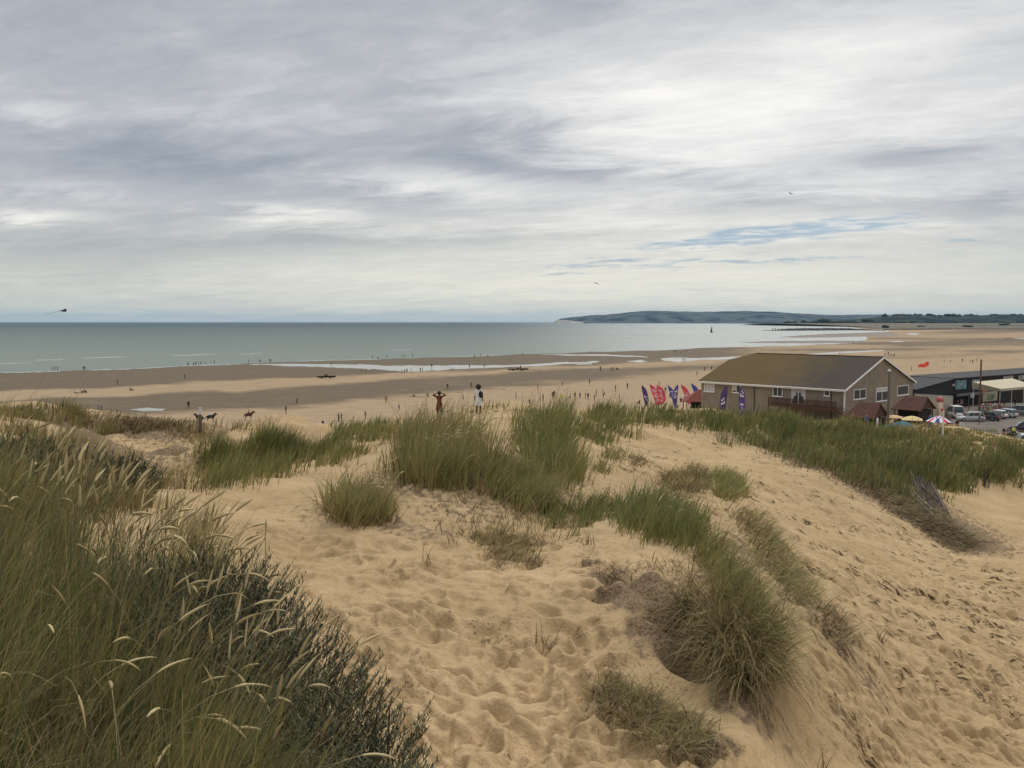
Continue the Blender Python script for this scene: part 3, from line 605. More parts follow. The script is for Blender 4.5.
# ------------------------------------------------------------------ vegetation
def grass_mat(name, stops, rough=.6, trans=.25):
    m = bpy.data.materials.new(name); m.use_nodes = True; t = m.node_tree; p = t.nodes['Principled BSDF']; o = t.nodes['Material Output']
    a = t.nodes.new('ShaderNodeAttribute'); a.attribute_name = 'tint'
    r = t.nodes.new('ShaderNodeValToRGB'); e = r.color_ramp.elements
    for i, (q, c) in enumerate(stops):
        x = e[i] if i < 2 else e.new(q); x.position = q; x.color = (*c, 1)
    t.links.new(a.outputs['Fac'], r.inputs[0]); t.links.new(r.outputs[0], p.inputs['Base Color'])
    p.inputs['Roughness'].default_value = rough; p.inputs['Specular IOR Level'].default_value = .2
    if trans:
        tr = t.nodes.new('ShaderNodeBsdfTranslucent'); t.links.new(r.outputs[0], tr.inputs[0]); mx = t.nodes.new('ShaderNodeMixShader'); mx.inputs[0].default_value = trans
        t.links.new(p.outputs[0], mx.inputs[1]); t.links.new(tr.outputs[0], mx.inputs[2]); t.links.new(mx.outputs[0], o.inputs[0])
    return m
# tint 0 = dead brown thatch, .35 straw, .6 olive green, 1 blue green
MARRAM = grass_mat('marram_blades', [(0, (.085, .056, .030)), (1, (.070, .112, .060)), (.20, (.245, .180, .088)), (.38, (.370, .295, .125)), (.56, (.250, .235, .070)), (.8, (.105, .140, .044))])
SEEDM = grass_mat('marram_seed_heads', [(0, (.40, .30, .14)), (1, (.64, .52, .28))], .8, .15)
LEAFM = grass_mat('buckthorn_leaves', [(0, (.034, .034, .015)), (1, (.20, .19, .105)), (.5, (.085, .088, .042))], .75, .15)
TWIGM = mat('buckthorn_bark', (.075, .052, .034), .9, .3, 12)

def blades(roots, L, az, lean, curve_, width, tint, segs=4, face=None):
    """ribbon blades as arrays: lean = start angle off vertical, curve_ = extra bending to the tip"""
    n = len(roots); k = np.arange(segs + 1) / segs
    ang = lean[:, None] + curve_[:, None] * k[None, :] ** 1.3
    ang = np.minimum(ang, 2.4)
    ds = L[:, None] / segs
    dh = np.concatenate([np.zeros((n, 1)), np.cumsum(np.sin(ang[:, :-1]) * ds, 1)], 1)
    dv = np.concatenate([np.zeros((n, 1)), np.cumsum(np.cos(ang[:, :-1]) * ds, 1)], 1)
    P = np.empty((n, segs + 1, 3)); P[..., 0] = roots[:, None, 0] + np.cos(az)[:, None] * dh; P[..., 1] = roots[:, None, 1] + np.sin(az)[:, None] * dh; P[..., 2] = roots[:, None, 2] + dv
    fa = rng.uniform(0, math.pi, n) if face is None else face
    wv = np.stack([np.cos(fa), np.sin(fa), np.zeros(n)], -1)
    w = width[:, None] * (1 - k[None, :] ** 1.6 * .85) * .5
    A_ = P - wv[:, None, :] * w[..., None]; B_ = P + wv[:, None, :] * w[..., None]
    V = np.stack([A_, B_], 2).reshape(-1, 3)
    b = (np.arange(n) * (segs + 1) * 2)[:, None]; s = np.arange(segs) * 2
    Fc = np.stack([b + s, b + s + 1, b + s + 3, b + s + 2], -1).reshape(-1, 4)
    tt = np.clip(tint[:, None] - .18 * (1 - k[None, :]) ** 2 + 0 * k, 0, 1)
    return V, Fc, np.repeat(tt[..., None], 2, 2).reshape(-1), P
def pick(poly, n, seed):
    r = np.random.default_rng(seed); xs = [p[0] for p in poly]; ys = [p[1] for p in poly]; X = []; Y = []
    while sum(map(len, X)) < n:
        x = r.uniform(min(xs), max(xs), n * 2); y = r.uniform(min(ys), max(ys), n * 2); k = inpoly(x, y, poly); X.append(x[k]); Y.append(y[k])
        if not k.any(): break
    return np.concatenate(X)[:n], np.concatenate(Y)[:n]
def make_blades(name, X, Y, L, azc=0.0, azs=1.0, lean=.15, leans=.15, cur=.7, curs=.4, tint=.6, tints=.15, wmin=.0045, wpx=.85, segs=4, parent=None, m=None, seed=0, dead=.2, clump=None):
    r = np.random.default_rng(seed + 100); k = ~np.isnan(X) ; X = X[k]; Y = Y[k]; n = len(X)
    if clump:
        nc_ = max(1, n // clump[0]); ci = r.integers(0, nc_, n); X0_ = X[:nc_].copy(); Y0_ = Y[:nc_].copy(); cxs = X0_[ci]; cys = Y0_[ci]
        X = cxs + r.normal(0, clump[1], n); Y = cys + r.normal(0, clump[1], n)
        cl = r.normal(0, 1, nc_)[ci]; ca_ = r.normal(0, 1, nc_)[ci]; cs = (np.clip(r.normal(.95, .28, nc_), .35, 1.5) * np.clip(1 + .5 * fbm(X0_ / 2.2, Y0_ / 2.2, 77, 3), .45, 1.5))[ci]
    else: cl = np.zeros(n); ca_ = np.zeros(n); cs = np.ones(n)
    Z = hgt(X, Y) - .02
    d = np.hypot(X, Y)
    if clump:   # blades splay away from the heart of their own clump
        oa = np.arctan2(Y - cys, X - cxs)
        wx_ = np.cos(azc) * 1.0 + np.cos(oa) * .9 * azs; wy_ = np.sin(azc) * 1.0 + np.sin(oa) * .9 * azs; az = np.arctan2(wy_, wx_) + r.normal(0, .5, n)
    else: az = azc + r.normal(0, azs, n)
    LL = L * cs * np.clip(r.normal(.85, .22, n), .3, 1.3)
    w = np.maximum(wmin * r.uniform(.6, 1.5, n), wpx * d / F * r.uniform(.5, 1.4, n))
    ti = tint + cl * tints * .6 + r.normal(0, tints, n); dd = r.random(n) < dead; ti = np.where(dd, r.uniform(.05, .42, n), ti)
    cu = np.abs(cur + r.normal(0, curs, n)) * np.where(dd, 1.5, 1); le = np.abs(lean + r.normal(0, leans, n))
    V, Fc, tt, P = blades(np.stack([X, Y, Z], -1), LL, az, le, cu, w, np.clip(ti, 0, 1), segs)
    o = npmesh(name, V, Fc, m or MARRAM, parent, attrs={'tint': tt}); return o
WIND = 0.0     # the wind blows towards +X
def seed_heads(X, Y, H, n_, seed, parent, az0=0.0, azs=1.0, bend=.9, hl=.17, r0=.0075):
    """stalks carrying a pale spindle head; returns two meshes"""
    r = np.random.default_rng(seed)
    for i in range(n_):
        x, y = float(X[i]), float(Y[i])
        if x != x: continue
        z = float(hgt(x, y)); az = az0 + r.normal(0, azs); h = H * r.uniform(.8, 1.15); be = abs(r.normal(bend, .45)); la = abs(r.normal(.12, .1))
        p = Vector((x, y, z)); pts = [p.copy()]; K = 9
        for s in range(K):
            a = la + be * ((s + .5) / K) ** 2.2; d = Vector((math.cos(az) * math.sin(a), math.sin(az) * math.sin(a), math.cos(a))); p = p + d * h / K; pts.append(p.copy())
        d0 = math.hypot(x, y); sw = max(.0016, .35 * d0 / F); sb = newbm()
        tube(sb, pts, sw, 3, False)
        st = bobj('seed_stem', sb, STALKM, parent)
        hd = []; q = pts[-1].copy()
        for s in range(6):
            a = la + be * 1.0 + s * .09 * be; d = Vector((math.cos(az) * math.sin(a), math.sin(az) * math.sin(a), math.cos(a))); hd.append(q.copy()); q = q + d * hl * r.uniform(.85, 1.15) / 5
        rad = max(r0, .55 * d0 / F) * r.uniform(.75, 1.2); V = []; Fc = []
        for s, c in enumerate(hd):
            rr_ = rad * (.55, 1, 1.05, .9, .6, .12)[s]; dd = (hd[min(s + 1, 5)] - hd[max(s - 1, 0)]).normalized(); u = dd.cross(Vector((.3, .8, .5))).normalized(); v = dd.cross(u)
            for k in range(5):
                jj = r.uniform(.8, 1.25); V.append(tuple(c + (u * math.cos(2 * math.pi * k / 5) + v * math.sin(2 * math.pi * k / 5)) * rr_ * jj))
        for s in range(5):
            for k in range(5): Fc.append((s * 5 + k, s * 5 + (k + 1) % 5, s * 5 + 5 + (k + 1) % 5, s * 5 + 5 + k))
        npmesh('seed_head', np.array(V), np.array(Fc), SEEDM, st, attrs={'tint': [r.random()] * 30})
STALKM = mat('marram_stalk', (.27, .22, .10), .7, .3, 6)

def thin(X, Y, gap, sc=1.3, seed=0):
    """leave bare gaps between the clumps"""
    f = fbm(X / sc, Y / sc, 300 + seed, 3); keep = (f > gap) | np.isnan(X); return X[keep], Y[keep]
def cover(name, poly, n, L, seed, label=None, fe=5.5, gap=-.22, **k):
    r = np.random.default_rng(seed + 1); x, y = pick(poly, n, seed); x = x + r.normal(0, fe * 1.6, n); y = y + r.normal(0, fe * .6, n); X, Y, Z = hit(x, y); X, Y = thin(X, Y, gap, 1.3 + .02 * float(np.nanmedian(np.hypot(X, Y))), seed); o = make_blades(name, X, Y, L, seed=seed, **k); tag(o, label, 'dune grass' if label else None, kind='stuff'); return o
def tussock(label, poly, n, L, seed, group='marram tussocks on the dunes', heads=0, hH=1.0, name='marram_tussock', thatch=0, fe=5.0, gap=-.45, **k):
    r = np.random.default_rng(seed + 1); x, y = pick(poly, n, seed); x = x + r.normal(0, fe, n); y = y + r.normal(0, fe * .5, n); X, Y, Z = hit(x, y); X, Y = thin(X, Y, gap, .5, seed); ok = ~np.isnan(X); X = X[ok]; Y = Y[ok]
    cx, cy = float(np.median(X)), float(np.median(Y)); e = empty(name, (0, 0, 0)); tag(e, label, 'marram grass', group)
    o = make_blades('green_blades', X, Y, L, seed=seed, parent=e, **k)
    if thatch:
        kk = dict(k); kk.update(tint=.15, tints=.1, dead=0, lean=.9, leans=.3, cur=.9, clump=None, azs=1.6)
        i = rng.integers(0, len(X), thatch); make_blades('dead_thatch', X[i] + rng.normal(0, .05, thatch), Y[i] + rng.normal(0, .05, thatch), L * .6, seed=seed + 5, parent=e, **kk)
    if heads: seed_heads(X, Y, hH, min(heads, len(X)), seed + 3, e, 0.0, .8)
    return e
AZ_DOWN = R(-45)
# ---- near left: the shoulder of the dune the viewer stands on
r0 = np.random.default_rng(77)
def world_pick(n, y0, y1, a0, a1, seed, pw=1.0):
    r = np.random.default_rng(seed); y = y0 * (y1 / y0) ** (r.random(n) ** pw); a = np.interp(y, [y0, y1], [1, 1]) * 0 + r.uniform(a0, a1, n); return y * a, y
X, Y = world_pick(13000, 3.4, 9.0, -.74, -.35, 5); X, Y = thin(X, Y, -.3, .5, 5); k = ((X / Y < -.50) | (Y < 7.6)) & ((X / Y < -.455 + .03 * np.sin(Y * 5)) | (Y < 4.6) | (rng.random(len(X)) < .12)); X, Y = X[k], Y[k]
o = make_blades('marram_grass', X, Y, .82, azc=R(10), azs=.9, lean=.12, leans=.14, cur=.7, curs=.45, tint=.62, tints=.20, dead=.30, wmin=.0066, wpx=.8, segs=6, seed=5, clump=(60, .08))
tag(o, 'tall olive marram grass covering the near left dune shoulder', 'dune grass', kind='stuff')
X, Y = world_pick(9000, 1.9, 4.8, -.80, -.20, 6); k = (X / Y < -.36 + .08 * (Y < 3.2)); X, Y = X[k], Y[k]
o = make_blades('marram_thatch', X, Y, .62, azc=R(30), azs=2.2, lean=.75, leans=.4, cur=1.0, curs=.5, tint=.46, tints=.28, dead=.45, wmin=.0042, wpx=.5, segs=6, seed=6)
tag(o, 'tangled bent dry and green grass at the lower left corner', 'dune grass', kind='stuff')
X, Y = world_pick(3800, 3.0, 4.6, -.44, -.27, 7)
o = make_blades('marram_grass', X, Y, .80, azc=R(-10), azs=.8, lean=.10, leans=.12, cur=.55, curs=.35, tint=.56, tints=.17, dead=.32, wmin=.0062, segs=6, seed=7, clump=(55, .07))
tag(o, 'upright golden green grass bunches in front of the dark shrub', 'dune grass', kind='stuff')
X, Y = world_pick(1500, 6.5, 12.5, -.42, -.31, 8); X, Y = thin(X, Y, -.1, .6, 8)
o = make_blades('marram_grass', X, Y, .65, azc=R(5), azs=.9, lean=.2, leans=.14, cur=.9, curs=.4, tint=.50, tints=.12, dead=.3, wmin=.005, segs=6, seed=8, clump=(40, .10))
tag(o, 'thin marram grass bending over the start of the sand path', 'dune grass', kind='stuff')
cover('marram_cover', [(-10,476),(120,476),(200,490),(222,505),(215,525),(-10,540)], 5200, .55, 36, 'mixed straw and green grass in the dip behind the near left grass', tint=.44, tints=.15, dead=.4, clump=(26, .12), segs=4, wmin=.005, cur=.8)
for i, (a0, a1, y0, y1, n, H, bend, lab) in enumerate((
        (-.60, -.46, 6.0, 8.6, 80, 1.12, .35, 'upright straw coloured seed stems at the far left above the grass'),
        (-.48, -.35, 6.0, 7.8, 50, 1.05, .8, 'pale seed stems nodding right along the top of the left grass'),
        (-.38, -.29, 6.6, 9.0, 20, .85, .8, 'few pale seed stems beside the start of the sand path'),
        (-.48, -.36, 4.2, 5.6, 34, 1.05, .7, 'cluster of arched golden seed stems in the middle of the left grass'),
        (-.38, -.28, 3.9, 4.8, 34, 1.0, .35, 'bunch of upright golden seed stems in front of the dark shrub'),
        (-.58, -.40, 3.2, 4.2, 14, .85, 1.3, 'few drooping pale seed stems over the tangled grass low left'),
        (-.32, -.25, 3.4, 4.0, 5, .75, .6, 'lone pale seed stems at the foot of the dark shrub'))):
    e = empty('seeding_marram', (0, 0, 0)); tag(e, lab, 'marram grass', 'flowering marram stems in the near left grass')
    r = np.random.default_rng(900 + i); Yh = r.uniform(y0, y1, n); Xh = Yh * r.uniform(a0, a1, n)
    seed_heads(Xh, Yh, H, n, 950 + i, e, R(-10), .9, bend, .17 if y0 > 5 else .15, .0105 if y0 > 5 else .0066)

# ---- sea buckthorn
def buckthorn(name, centers, ntw, label, group, leaf=.042, lw=.0085, nl=22, seed=0, twr=.0035, up=.30):
    e = empty(name, (0, 0, 0)); tag(e, label, 'shrub', group); r = np.random.default_rng(seed)
    RT = []; AZ = []; LN = []; LEN = []; TI = []; FA = []; wood = newbm()
    for (cx, cy, rad, hh) in centers:
        z0 = float(hgt(cx, cy)); stem = Vector((cx + .1, cy - .05, z0 - .05))
        for b in range(7):
            a = r.uniform(0, 6.28); q = Vector((cx + math.cos(a) * rad * .7, cy + math.sin(a) * rad * .7, z0 + hh * r.uniform(.4, .85)))
            mid = (stem + q) / 2 + Vector((r.normal(0, .06), r.normal(0, .06), -.08)); tube(wood, [stem, mid, q], [.018, .012, .005], 5)
        for b in range(ntw):
            a = r.uniform(0, 6.28); s = r.random() ** .5; ph = r.uniform(0, 1)
            f = s * rad * .92; sx = cx + math.cos(a) * f; sy = cy + math.sin(a) * f
            g = float(hgt(sx, sy)); top = z0 + hh * math.sqrt(max(.05, 1 - (f / rad) ** 2))
            zz = max(g + .03, top - hh * .75 * r.random() ** 1.5 - .1)
            p = Vector((sx, sy, zz)); d = Vector((math.cos(a) * (.35 + s * .8) + r.normal(0, .3), math.sin(a) * (.35 + s * .8) + r.normal(0, .3), up + r.uniform(0, .6))).normalized()
            tl = r.uniform(.16, .34); pts = [p]; dd = d.copy()
            for k in range(3): dd = (dd + Vector((r.normal(0, .1), r.normal(0, .1), .18))).normalized(); pts.append(pts[-1] + dd * tl / 3)
            tube(wood, pts, [twr, twr * .8, twr * .6, twr * .3], 3, False)
            bt = r.normal(.45, .16)
            for k in range(nl):
                t = (k + 1) / nl * 2.999; i = int(t); f2 = t - i; q = pts[i] * (1 - f2) + pts[i + 1] * f2
                RT.append(q); AZ.append(r.uniform(0, 6.28)); LN.append(abs(r.normal(.75, .35))); LEN.append(leaf * r.uniform(.6, 1.25)); TI.append(bt + r.normal(0, .14) + .12 * (t / 3))
    RT = np.array([tuple(v) for v in RT]); n = len(RT)
    az = np.array(AZ)
    V, Fc, tt, P = blades(RT, np.array(LEN), az, np.array(LN), np.full(n, .3), np.full(n, lw), np.clip(np.array(TI), 0, 1), 2, face=az + math.pi / 2)
    bobj('branches', wood, TWIGM, e); npmesh('foliage', V, Fc, LEAFM, e, attrs={'tint': tt}); return e
buckthorn('sea_buckthorn', [(-1.62,5.9,.66,.80),(-1.15,5.2,.56,.72),(-.98,4.6,.44,.58),(-2.15,6.6,.62,.85),(-2.45,6.1,.55,.75),(-2.1,5.3,.5,.72),(-1.30,4.5,.5,.66),(-1.02,3.8,.40,.5),(-1.75,5.3,.55,.75),(-2.5,7.2,.6,.85),(-.76,4.3,.26,.40),(-1.15,3.3,.34,.42)], 330,
          'dark grey green thorny shrub spilling over the sand from the left grass', None, seed=3)
X, Y, Z = hit([30, 70, 8, 100, 45], [488, 496, 474, 492, 504]); cs = [(float(a), float(b), r1, h1) for a, b, r1, h1 in zip(X, Y, (1.1, .8, 1.0, .9, .8), (.62, .6, .62, .55, .5)) if a == a]
buckthorn('sea_buckthorn', cs, 260, 'dark rounded shrub behind the tall grass at the far left edge', None, leaf=.075, lw=.02, nl=16, seed=9, twr=.006)

# ---- far and middle dunes: continuous cover
cover('marram_cover', [(-10,412),(40,410),(95,416),(105,425),(100,440),(60,450),(60,470),(-10,480)], 6500, .5, 21, 'patchy olive grass on the hump at the far left', gap=0, tint=.56, tints=.13, cur=.6, dead=.35, clump=(30, .35), segs=3, azs=1)
cover('marram_cover', [(105,416),(185,418),(190,430),(160,436),(110,432)], 1800, .35, 22, 'brownish thin grass on the small hump left of the post', tint=.22, tints=.12, dead=.6, clump=(20, .3), segs=3, lean=.3)
cover('marram_cover', [(190,428),(235,428),(290,440),(240,446),(195,445)], 1300, .45, 23, 'thin grass along the low dune edge by the post', tint=.48, tints=.12, dead=.3, clump=(20, .35), segs=3)
cover('marram_cover', [(200,462),(245,446),(300,440),(345,432),(398,420),(415,436),(380,448),(320,462),(255,480),(210,494)], 10500, .6, 24, 'fresh green grass band sweeping from the path up to the crest', tint=.68, tints=.11, dead=.14, clump=(28, .25), segs=4, lean=.25, azs=.9, cur=.6)
cover('marram_cover', [(60,450),(130,445),(210,470),(215,495),(150,490),(60,480)], 600, .35, 25, 'sparse grass on the eroded slope left of the path', tint=.42, tints=.13, dead=.4, clump=(22, .2), segs=4)
cover('marram_cover', [(588,416),(640,411),(700,413),(780,419),(850,430),(900,436),(960,440),(1030,448),(1030,470),(990,478),(955,492),(915,486),(905,500),(870,488),(810,462),(755,442),(705,433),(650,424),(600,425)], 24000, .62, 26,
      'thick dark green grass along the crest in front of the building', tint=.74, tints=.13, dead=.2, clump=(34, .4), segs=3, cur=.6, azs=1)
cover('marram_cover', [(600,418),(700,414),(780,416),(850,418),(930,424),(960,438),(1030,446),(1030,452),(900,440),(780,424),(650,420)], 5200, .5, 34,
      'olive yellow grass behind the crest, before the kiosks and car park', tint=.55, tints=.13, dead=.3, clump=(30, .5), segs=3, cur=.6, azs=1, gap=-.6)
cover('marram_cover', [(760,440),(860,462),(905,492),(930,520),(900,505),(850,480),(780,455)], 3000, .4, 35, 'brown dry fringe below the crest grass above the long slope', tint=.22, tints=.1, dead=.6, azc=AZ_DOWN, azs=.9, lean=.8, leans=.3, cur=.9, segs=4)
cover('marram_cover', [(925,424),(965,430),(1000,436),(1030,444),(1030,454),(985,446),(930,438)], 3000, .45, 37, 'low green grass on the bank edge beside the car park', tint=.58, tints=.12, dead=.3, clump=(26, .4), segs=3, gap=-.7)
cover('marram_cover', [(548,416),(600,414),(640,418),(620,432),(600,445),(575,440),(560,430)], 3600, .8, 27, 'dark green grass on the crest above the sandy hollow', tint=.70, tints=.1, dead=.12, clump=(30, .3), segs=3)
cover('marram_cover', [(455,404),(478,402),(500,406),(520,410),(545,414),(540,424),(500,420),(470,412)], 1000, .4, 28, 'low green grass around the sandy top where the woman stands', tint=.66, tints=.1, dead=.12, clump=(20, .3), segs=3)
cover('marram_cover', [(380,424),(420,424),(470,426),(475,436),(420,440),(385,434)], 900, .45, 29, 'thin straw tinted grass on the crest behind the man', tint=.46, tints=.13, dead=.35, clump=(20, .3), segs=4)
cover('marram_cover', [(855,480),(905,495),(935,505),(965,540),(960,552),(925,528),(880,500)], 4500, .8, 30, 'brown dead grass hanging over the steep sand bank by the broken fence', tint=.16, tints=.1, dead=.6, azc=AZ_DOWN, azs=.5, lean=1.2, leans=.3, cur=1.0, segs=4)
cover('marram_cover', [(560,500),(620,505),(610,530),(580,535),(540,525)], 1500, .35, 31, 'short fresh grass at the top of the sandy hollow', tint=.72, tints=.1, dead=.15, clump=(18, .12), segs=4, lean=.3)
cover('marram_cover', [(430,490),(560,500),(550,545),(500,560),(440,540)], 700, .28, 32, 'short dry sprigs on the bank below the tall tussocks', tint=.32, tints=.14, dead=.5, segs=4, lean=.5, azs=2)
cover('marram_cover', [(590,570),(680,560),(720,600),(700,660),(640,650),(600,620)], 2200, .30, 33, 'scattered dead roots and stems on the bare brown face', tint=.22, tints=.12, dead=.5, azc=R(-100), azs=1.3, lean=.95, leans=.35, cur=1.1, segs=6, wmin=.006, fe=8, gap=-.1)

# ---- separate tussocks
G = dict(segs=5, clump=None)
tussock('bushy marram tussock standing alone beside the sand path', [(322,510),(340,500),(375,500),(392,512),(385,525),(345,527)], 1700, .72, 41, azs=1.6, lean=.45, leans=.25, cur=.65, tint=.56, tints=.12, dead=.25, heads=14, hH=.8, thatch=350, segs=5)
tussock('largest tall marram tussock on the mound behind the path', [(392,472),(408,446),(440,438),(462,446),(480,462),(505,480),(490,492),(450,486),(415,490)], 4600, 1.0, 42, gap=-.25, azs=1.2, lean=.2, leans=.16, cur=.5, tint=.58, tints=.11, dead=.22, heads=40, hH=1.2, thatch=700, segs=6, clump=(60, .22))
tussock('dense dark green tussock right of the largest one', [(502,444),(530,428),(560,435),(574,470),(570,490),(548,486),(522,462)], 4000, 1.0, 43, gap=-.25, azs=1.2, lean=.25, leans=.16, cur=.6, tint=.66, tints=.10, dead=.15, heads=14, hH=1.2, thatch=500, segs=6, clump=(60, .2))
tussock('tussock spilling down the bank between the two largest clumps', [(480,470),(520,478),(548,500),(552,515),(520,512),(490,495)], 2600, .75, 44, azs=1.0, lean=.5, leans=.2, cur=.8, tint=.58, tints=.12, dead=.25, thatch=500, segs=5)
tussock('small half buried tussock on the lip above the open sand', [(470,538),(500,530),(535,545),(530,562),(500,566)], 750, .42, 45, azc=AZ_DOWN, azs=1.0, lean=.9, leans=.3, cur=.8, tint=.42, tints=.14, dead=.4, thatch=300, segs=5)
tussock('upright blue green tussock on the top of the right hand ridge', [(615,522),(640,505),(675,510),(700,535),(690,550),(650,540)], 2600, .62, 46, fe=9, azs=1.2, lean=.3, leans=.2, cur=.6, tint=.72, tints=.1, dead=.15, heads=12, hH=.7, segs=6)
tussock('green grass crest running down the spine of the right ridge', [(690,530),(720,545),(750,590),(775,640),(780,680),(755,670),(725,610),(695,560)], 4200, .62, 47, azc=R(-70), azs=.8, lean=.7, leans=.3, cur=.9, tint=.64, tints=.14, dead=.28, segs=6)
tussock('long drooping straw and green tussock hanging down the ridge flank', [(672,600),(700,590),(735,605),(765,650),(770,690),(735,690),(695,650)], 2300, .9, 48, azc=R(-100), azs=.8, lean=.9, leans=.4, cur=1.2, curs=.5, tint=.36, tints=.16, dead=.6, segs=8, wmin=.006, thatch=500)
tussock('slumped tussock lying on the sand at the bottom of the picture', [(590,690),(615,680),(660,700),(715,735),(722,760),(680,762),(630,735),(600,715)], 1700, .42, 49, azc=R(-80), azs=1.3, lean=.9, leans=.35, cur=.9, tint=.44, tints=.2, dead=.4, segs=6, thatch=700)
tussock('low rounded tussock just below the crest with tan stems', [(662,482),(690,470),(712,476),(705,490),(680,492)], 1700, .48, 50, azs=1.3, lean=.6, leans=.25, cur=.8, tint=.38, tints=.14, dead=.35, segs=5, thatch=300)
tussock('grey green tussock right of the low tan one', [(710,475),(735,478),(745,495),(725,500),(712,492)], 1500, .55, 51, azs=1.1, lean=.6, leans=.25, cur=.8, tint=.62, tints=.1, dead=.2, segs=5)
tussock('grass strip hanging over the steep edge facing the long sand slope', [(735,508),(765,520),(785,560),(812,600),(800,605),(770,575),(745,535)], 2200, .5, 52, azc=R(-40), azs=.8, lean=.9, leans=.25, cur=.9, tint=.50, tints=.16, dead=.35, segs=5, thatch=600)
tussock('short straggling tail of dead grass low on the long sand slope', [(812,600),(832,610),(855,640),(848,650),(826,630)], 500, .32, 53, azc=R(-40), azs=.8, lean=1.0, leans=.25, cur=.8, tint=.22, tints=.12, dead=.5, segs=5)
tussock('tiny green tuft on the bare sand below the crest', [(606,452),(618,452),(620,460),(608,461)], 260, .38, 54, azs=1.5, lean=.5, cur=.7, tint=.6, segs=4)
tussock('tiny dark tuft nearest the dark green clump on the bare sand', [(595,466),(604,464),(607,471),(598,473)], 200, .36, 55, azs=1.5, lean=.5, cur=.7, tint=.62, segs=4)
tussock('tiny brownish tuft right of the green one on the bare sand', [(628,456),(642,459),(643,466),(630,464)], 200, .3, 56, azs=1.5, lean=.6, cur=.7, tint=.3, segs=4)
for i, (x, y, lab) in enumerate(((820,768,'thin sprig of dead stems low on the right of the ridge'),(590,545,'bare twiggy sprig beside the right hand ridge'),(985,572,'single dry sprig on the far right sand'),(880,640,'thin dry sprig on the middle of the long slope'),(545,650,'single tiny straw upright on the trodden sand'),(428,560,'small dry sprig on the sand bank below the path'))):
    X, Y, Z = hit([x] , [y]); X = float(X[0]); Y = float(Y[0]); n = 14
    if X != X: continue
    o = make_blades('dry_sprig', X + rng.normal(0, .05, n), Y + rng.normal(0, .05, n), .32, azs=2.5, lean=.3, cur=.4, tint=.15, tints=.08, dead=1, segs=4, seed=60 + i, wmin=.004)
    tag(o, lab, 'dead grass', 'dry sprigs on the sand')

# ---- loose scraps of dead stem and root; on the long slope they also paint footprint shade
def debris(name, poly, n, seed, ang, ajit, l0, l1, label):
    r = np.random.default_rng(seed); x, y = pick(poly, n, seed); X, Y, Z = hit(x, y); k = ~np.isnan(X); X, Y = X[k], Y[k]
    f = fbm(X / .9, Y / .9, seed, 3); k = (f > -.05) & (r.random(len(X)) < np.clip(np.hypot(X, Y) / 24, .25, 1) ** 1.5); X, Y = X[k], Y[k]; n = len(X); Z = hgt(X, Y); a = ang + r.normal(0, ajit, n); d = np.hypot(X, Y)
    L = r.uniform(l0, l1, n) * np.clip(d / 26, .25, 1); w = np.maximum(L * r.uniform(.03, .09, n), .4 * d / F * (1 + (d > 18)) * r.uniform(.6, 1.2, n)); dx_, dy_ = np.sin(a) * L / 2, np.cos(a) * L / 2; wx_, wy_ = np.cos(a) * w / 2, -np.sin(a) * w / 2
    P4 = []
    for sx, sw in ((-1, 0), (-.2, -1), (1, 0), (.1, 1)):
        px = X + dx_ * sx + wx_ * sw; py = Y + dy_ * sx + wy_ * sw; P4.append(np.stack([px, py, hgt(px, py) + .012 + .006 * (sw != 0)], -1))
    V = np.stack(P4, 1).reshape(-1, 3); Fc = np.arange(n * 4).reshape(n, 4)
    o = npmesh(name, V, Fc, MARRAM, attrs={'tint': np.repeat(r.uniform(0, .17, n), 4)}); tag(o, label, 'plant debris', kind='stuff')
debris('plant_debris', [(600,420),(720,430),(860,500),(960,560),(1024,560),(1024,768),(860,768),(760,560),(620,470)], 3400, 401, R(128), .45, .10, .38, 'dark scraps of dead grass, also standing in for footprint shade, down the long right slope')
debris('plant_debris', [(780,660),(800,665),(850,720),(890,768),(850,768),(800,710)], 450, 402, R(128), .3, .08, .34, 'line of dark crusted scraps below the right ridge')
debris('plant_debris', [(580,560),(700,560),(740,640),(720,740),(600,740),(560,620)], 1800, 403, 0, 3, .06, .3, 'root scraps on the brown eroded face')
debris('plant_debris', [(230,500),(600,520),(620,700),(700,768),(370,768),(330,640)], 420, 404, R(120), .7, .04, .14, 'few small dark scraps on the trodden sand hollow')
debris('plant_debris', [(60,420),(200,425),(230,470),(60,470)], 900, 405, 0, 3, .1, .5, 'dark root scraps on the eroded hummocks at left')
debris('plant_debris', [(400,500),(560,500),(580,560),(470,570),(400,545)], 900, 406, 0, 3, .04, .18, 'brown scraps on the bank under the tall tussocks')
# ------------------------------------------------------------------ the beach cafe building
NEAR = Vector((49.9, 130.0, 0)); FARL = Vector((32.5, 149.0, 0)); RGT = Vector((67.6, 146.0, 0))
U = (FARL - NEAR).normalized(); LEN_U = (FARL - NEAR).length; Vv = Vector((-U.y, U.x, 0)); Vv = Vv if Vv.dot(RGT - NEAR) > 0 else -Vv
WID = (RGT - NEAR).dot(Vv); EAVE = 10.0; RIDGE = 14.35; GRD = 4.6
def BM(org=NEAR, z=0.0):  # local frame: x along the long wall (away), y across the gable
    return Matrix(((U.x, Vv.x, 0, org.x), (U.y, Vv.y, 0, org.y), (0, 0, 1, z), (0, 0, 0, 1)))
MB_ = BM()
def wallpt(px, py, org, d):
    """pixel -> (distance along a vertical wall, height)"""
    nrm = Vector((-d.y, d.x, 0)); x, y, z = ray(px, py); r = Vector((x, y, 0)); t = org.dot(nrm) / r.dot(nrm); p = r * t
    return (p - org).dot(d), EYE + z * t
WALL = mat('pebbledash_render', (.270, .225, .172), .95, .16, .8, bump=.02, bscale=14, spec=.1)
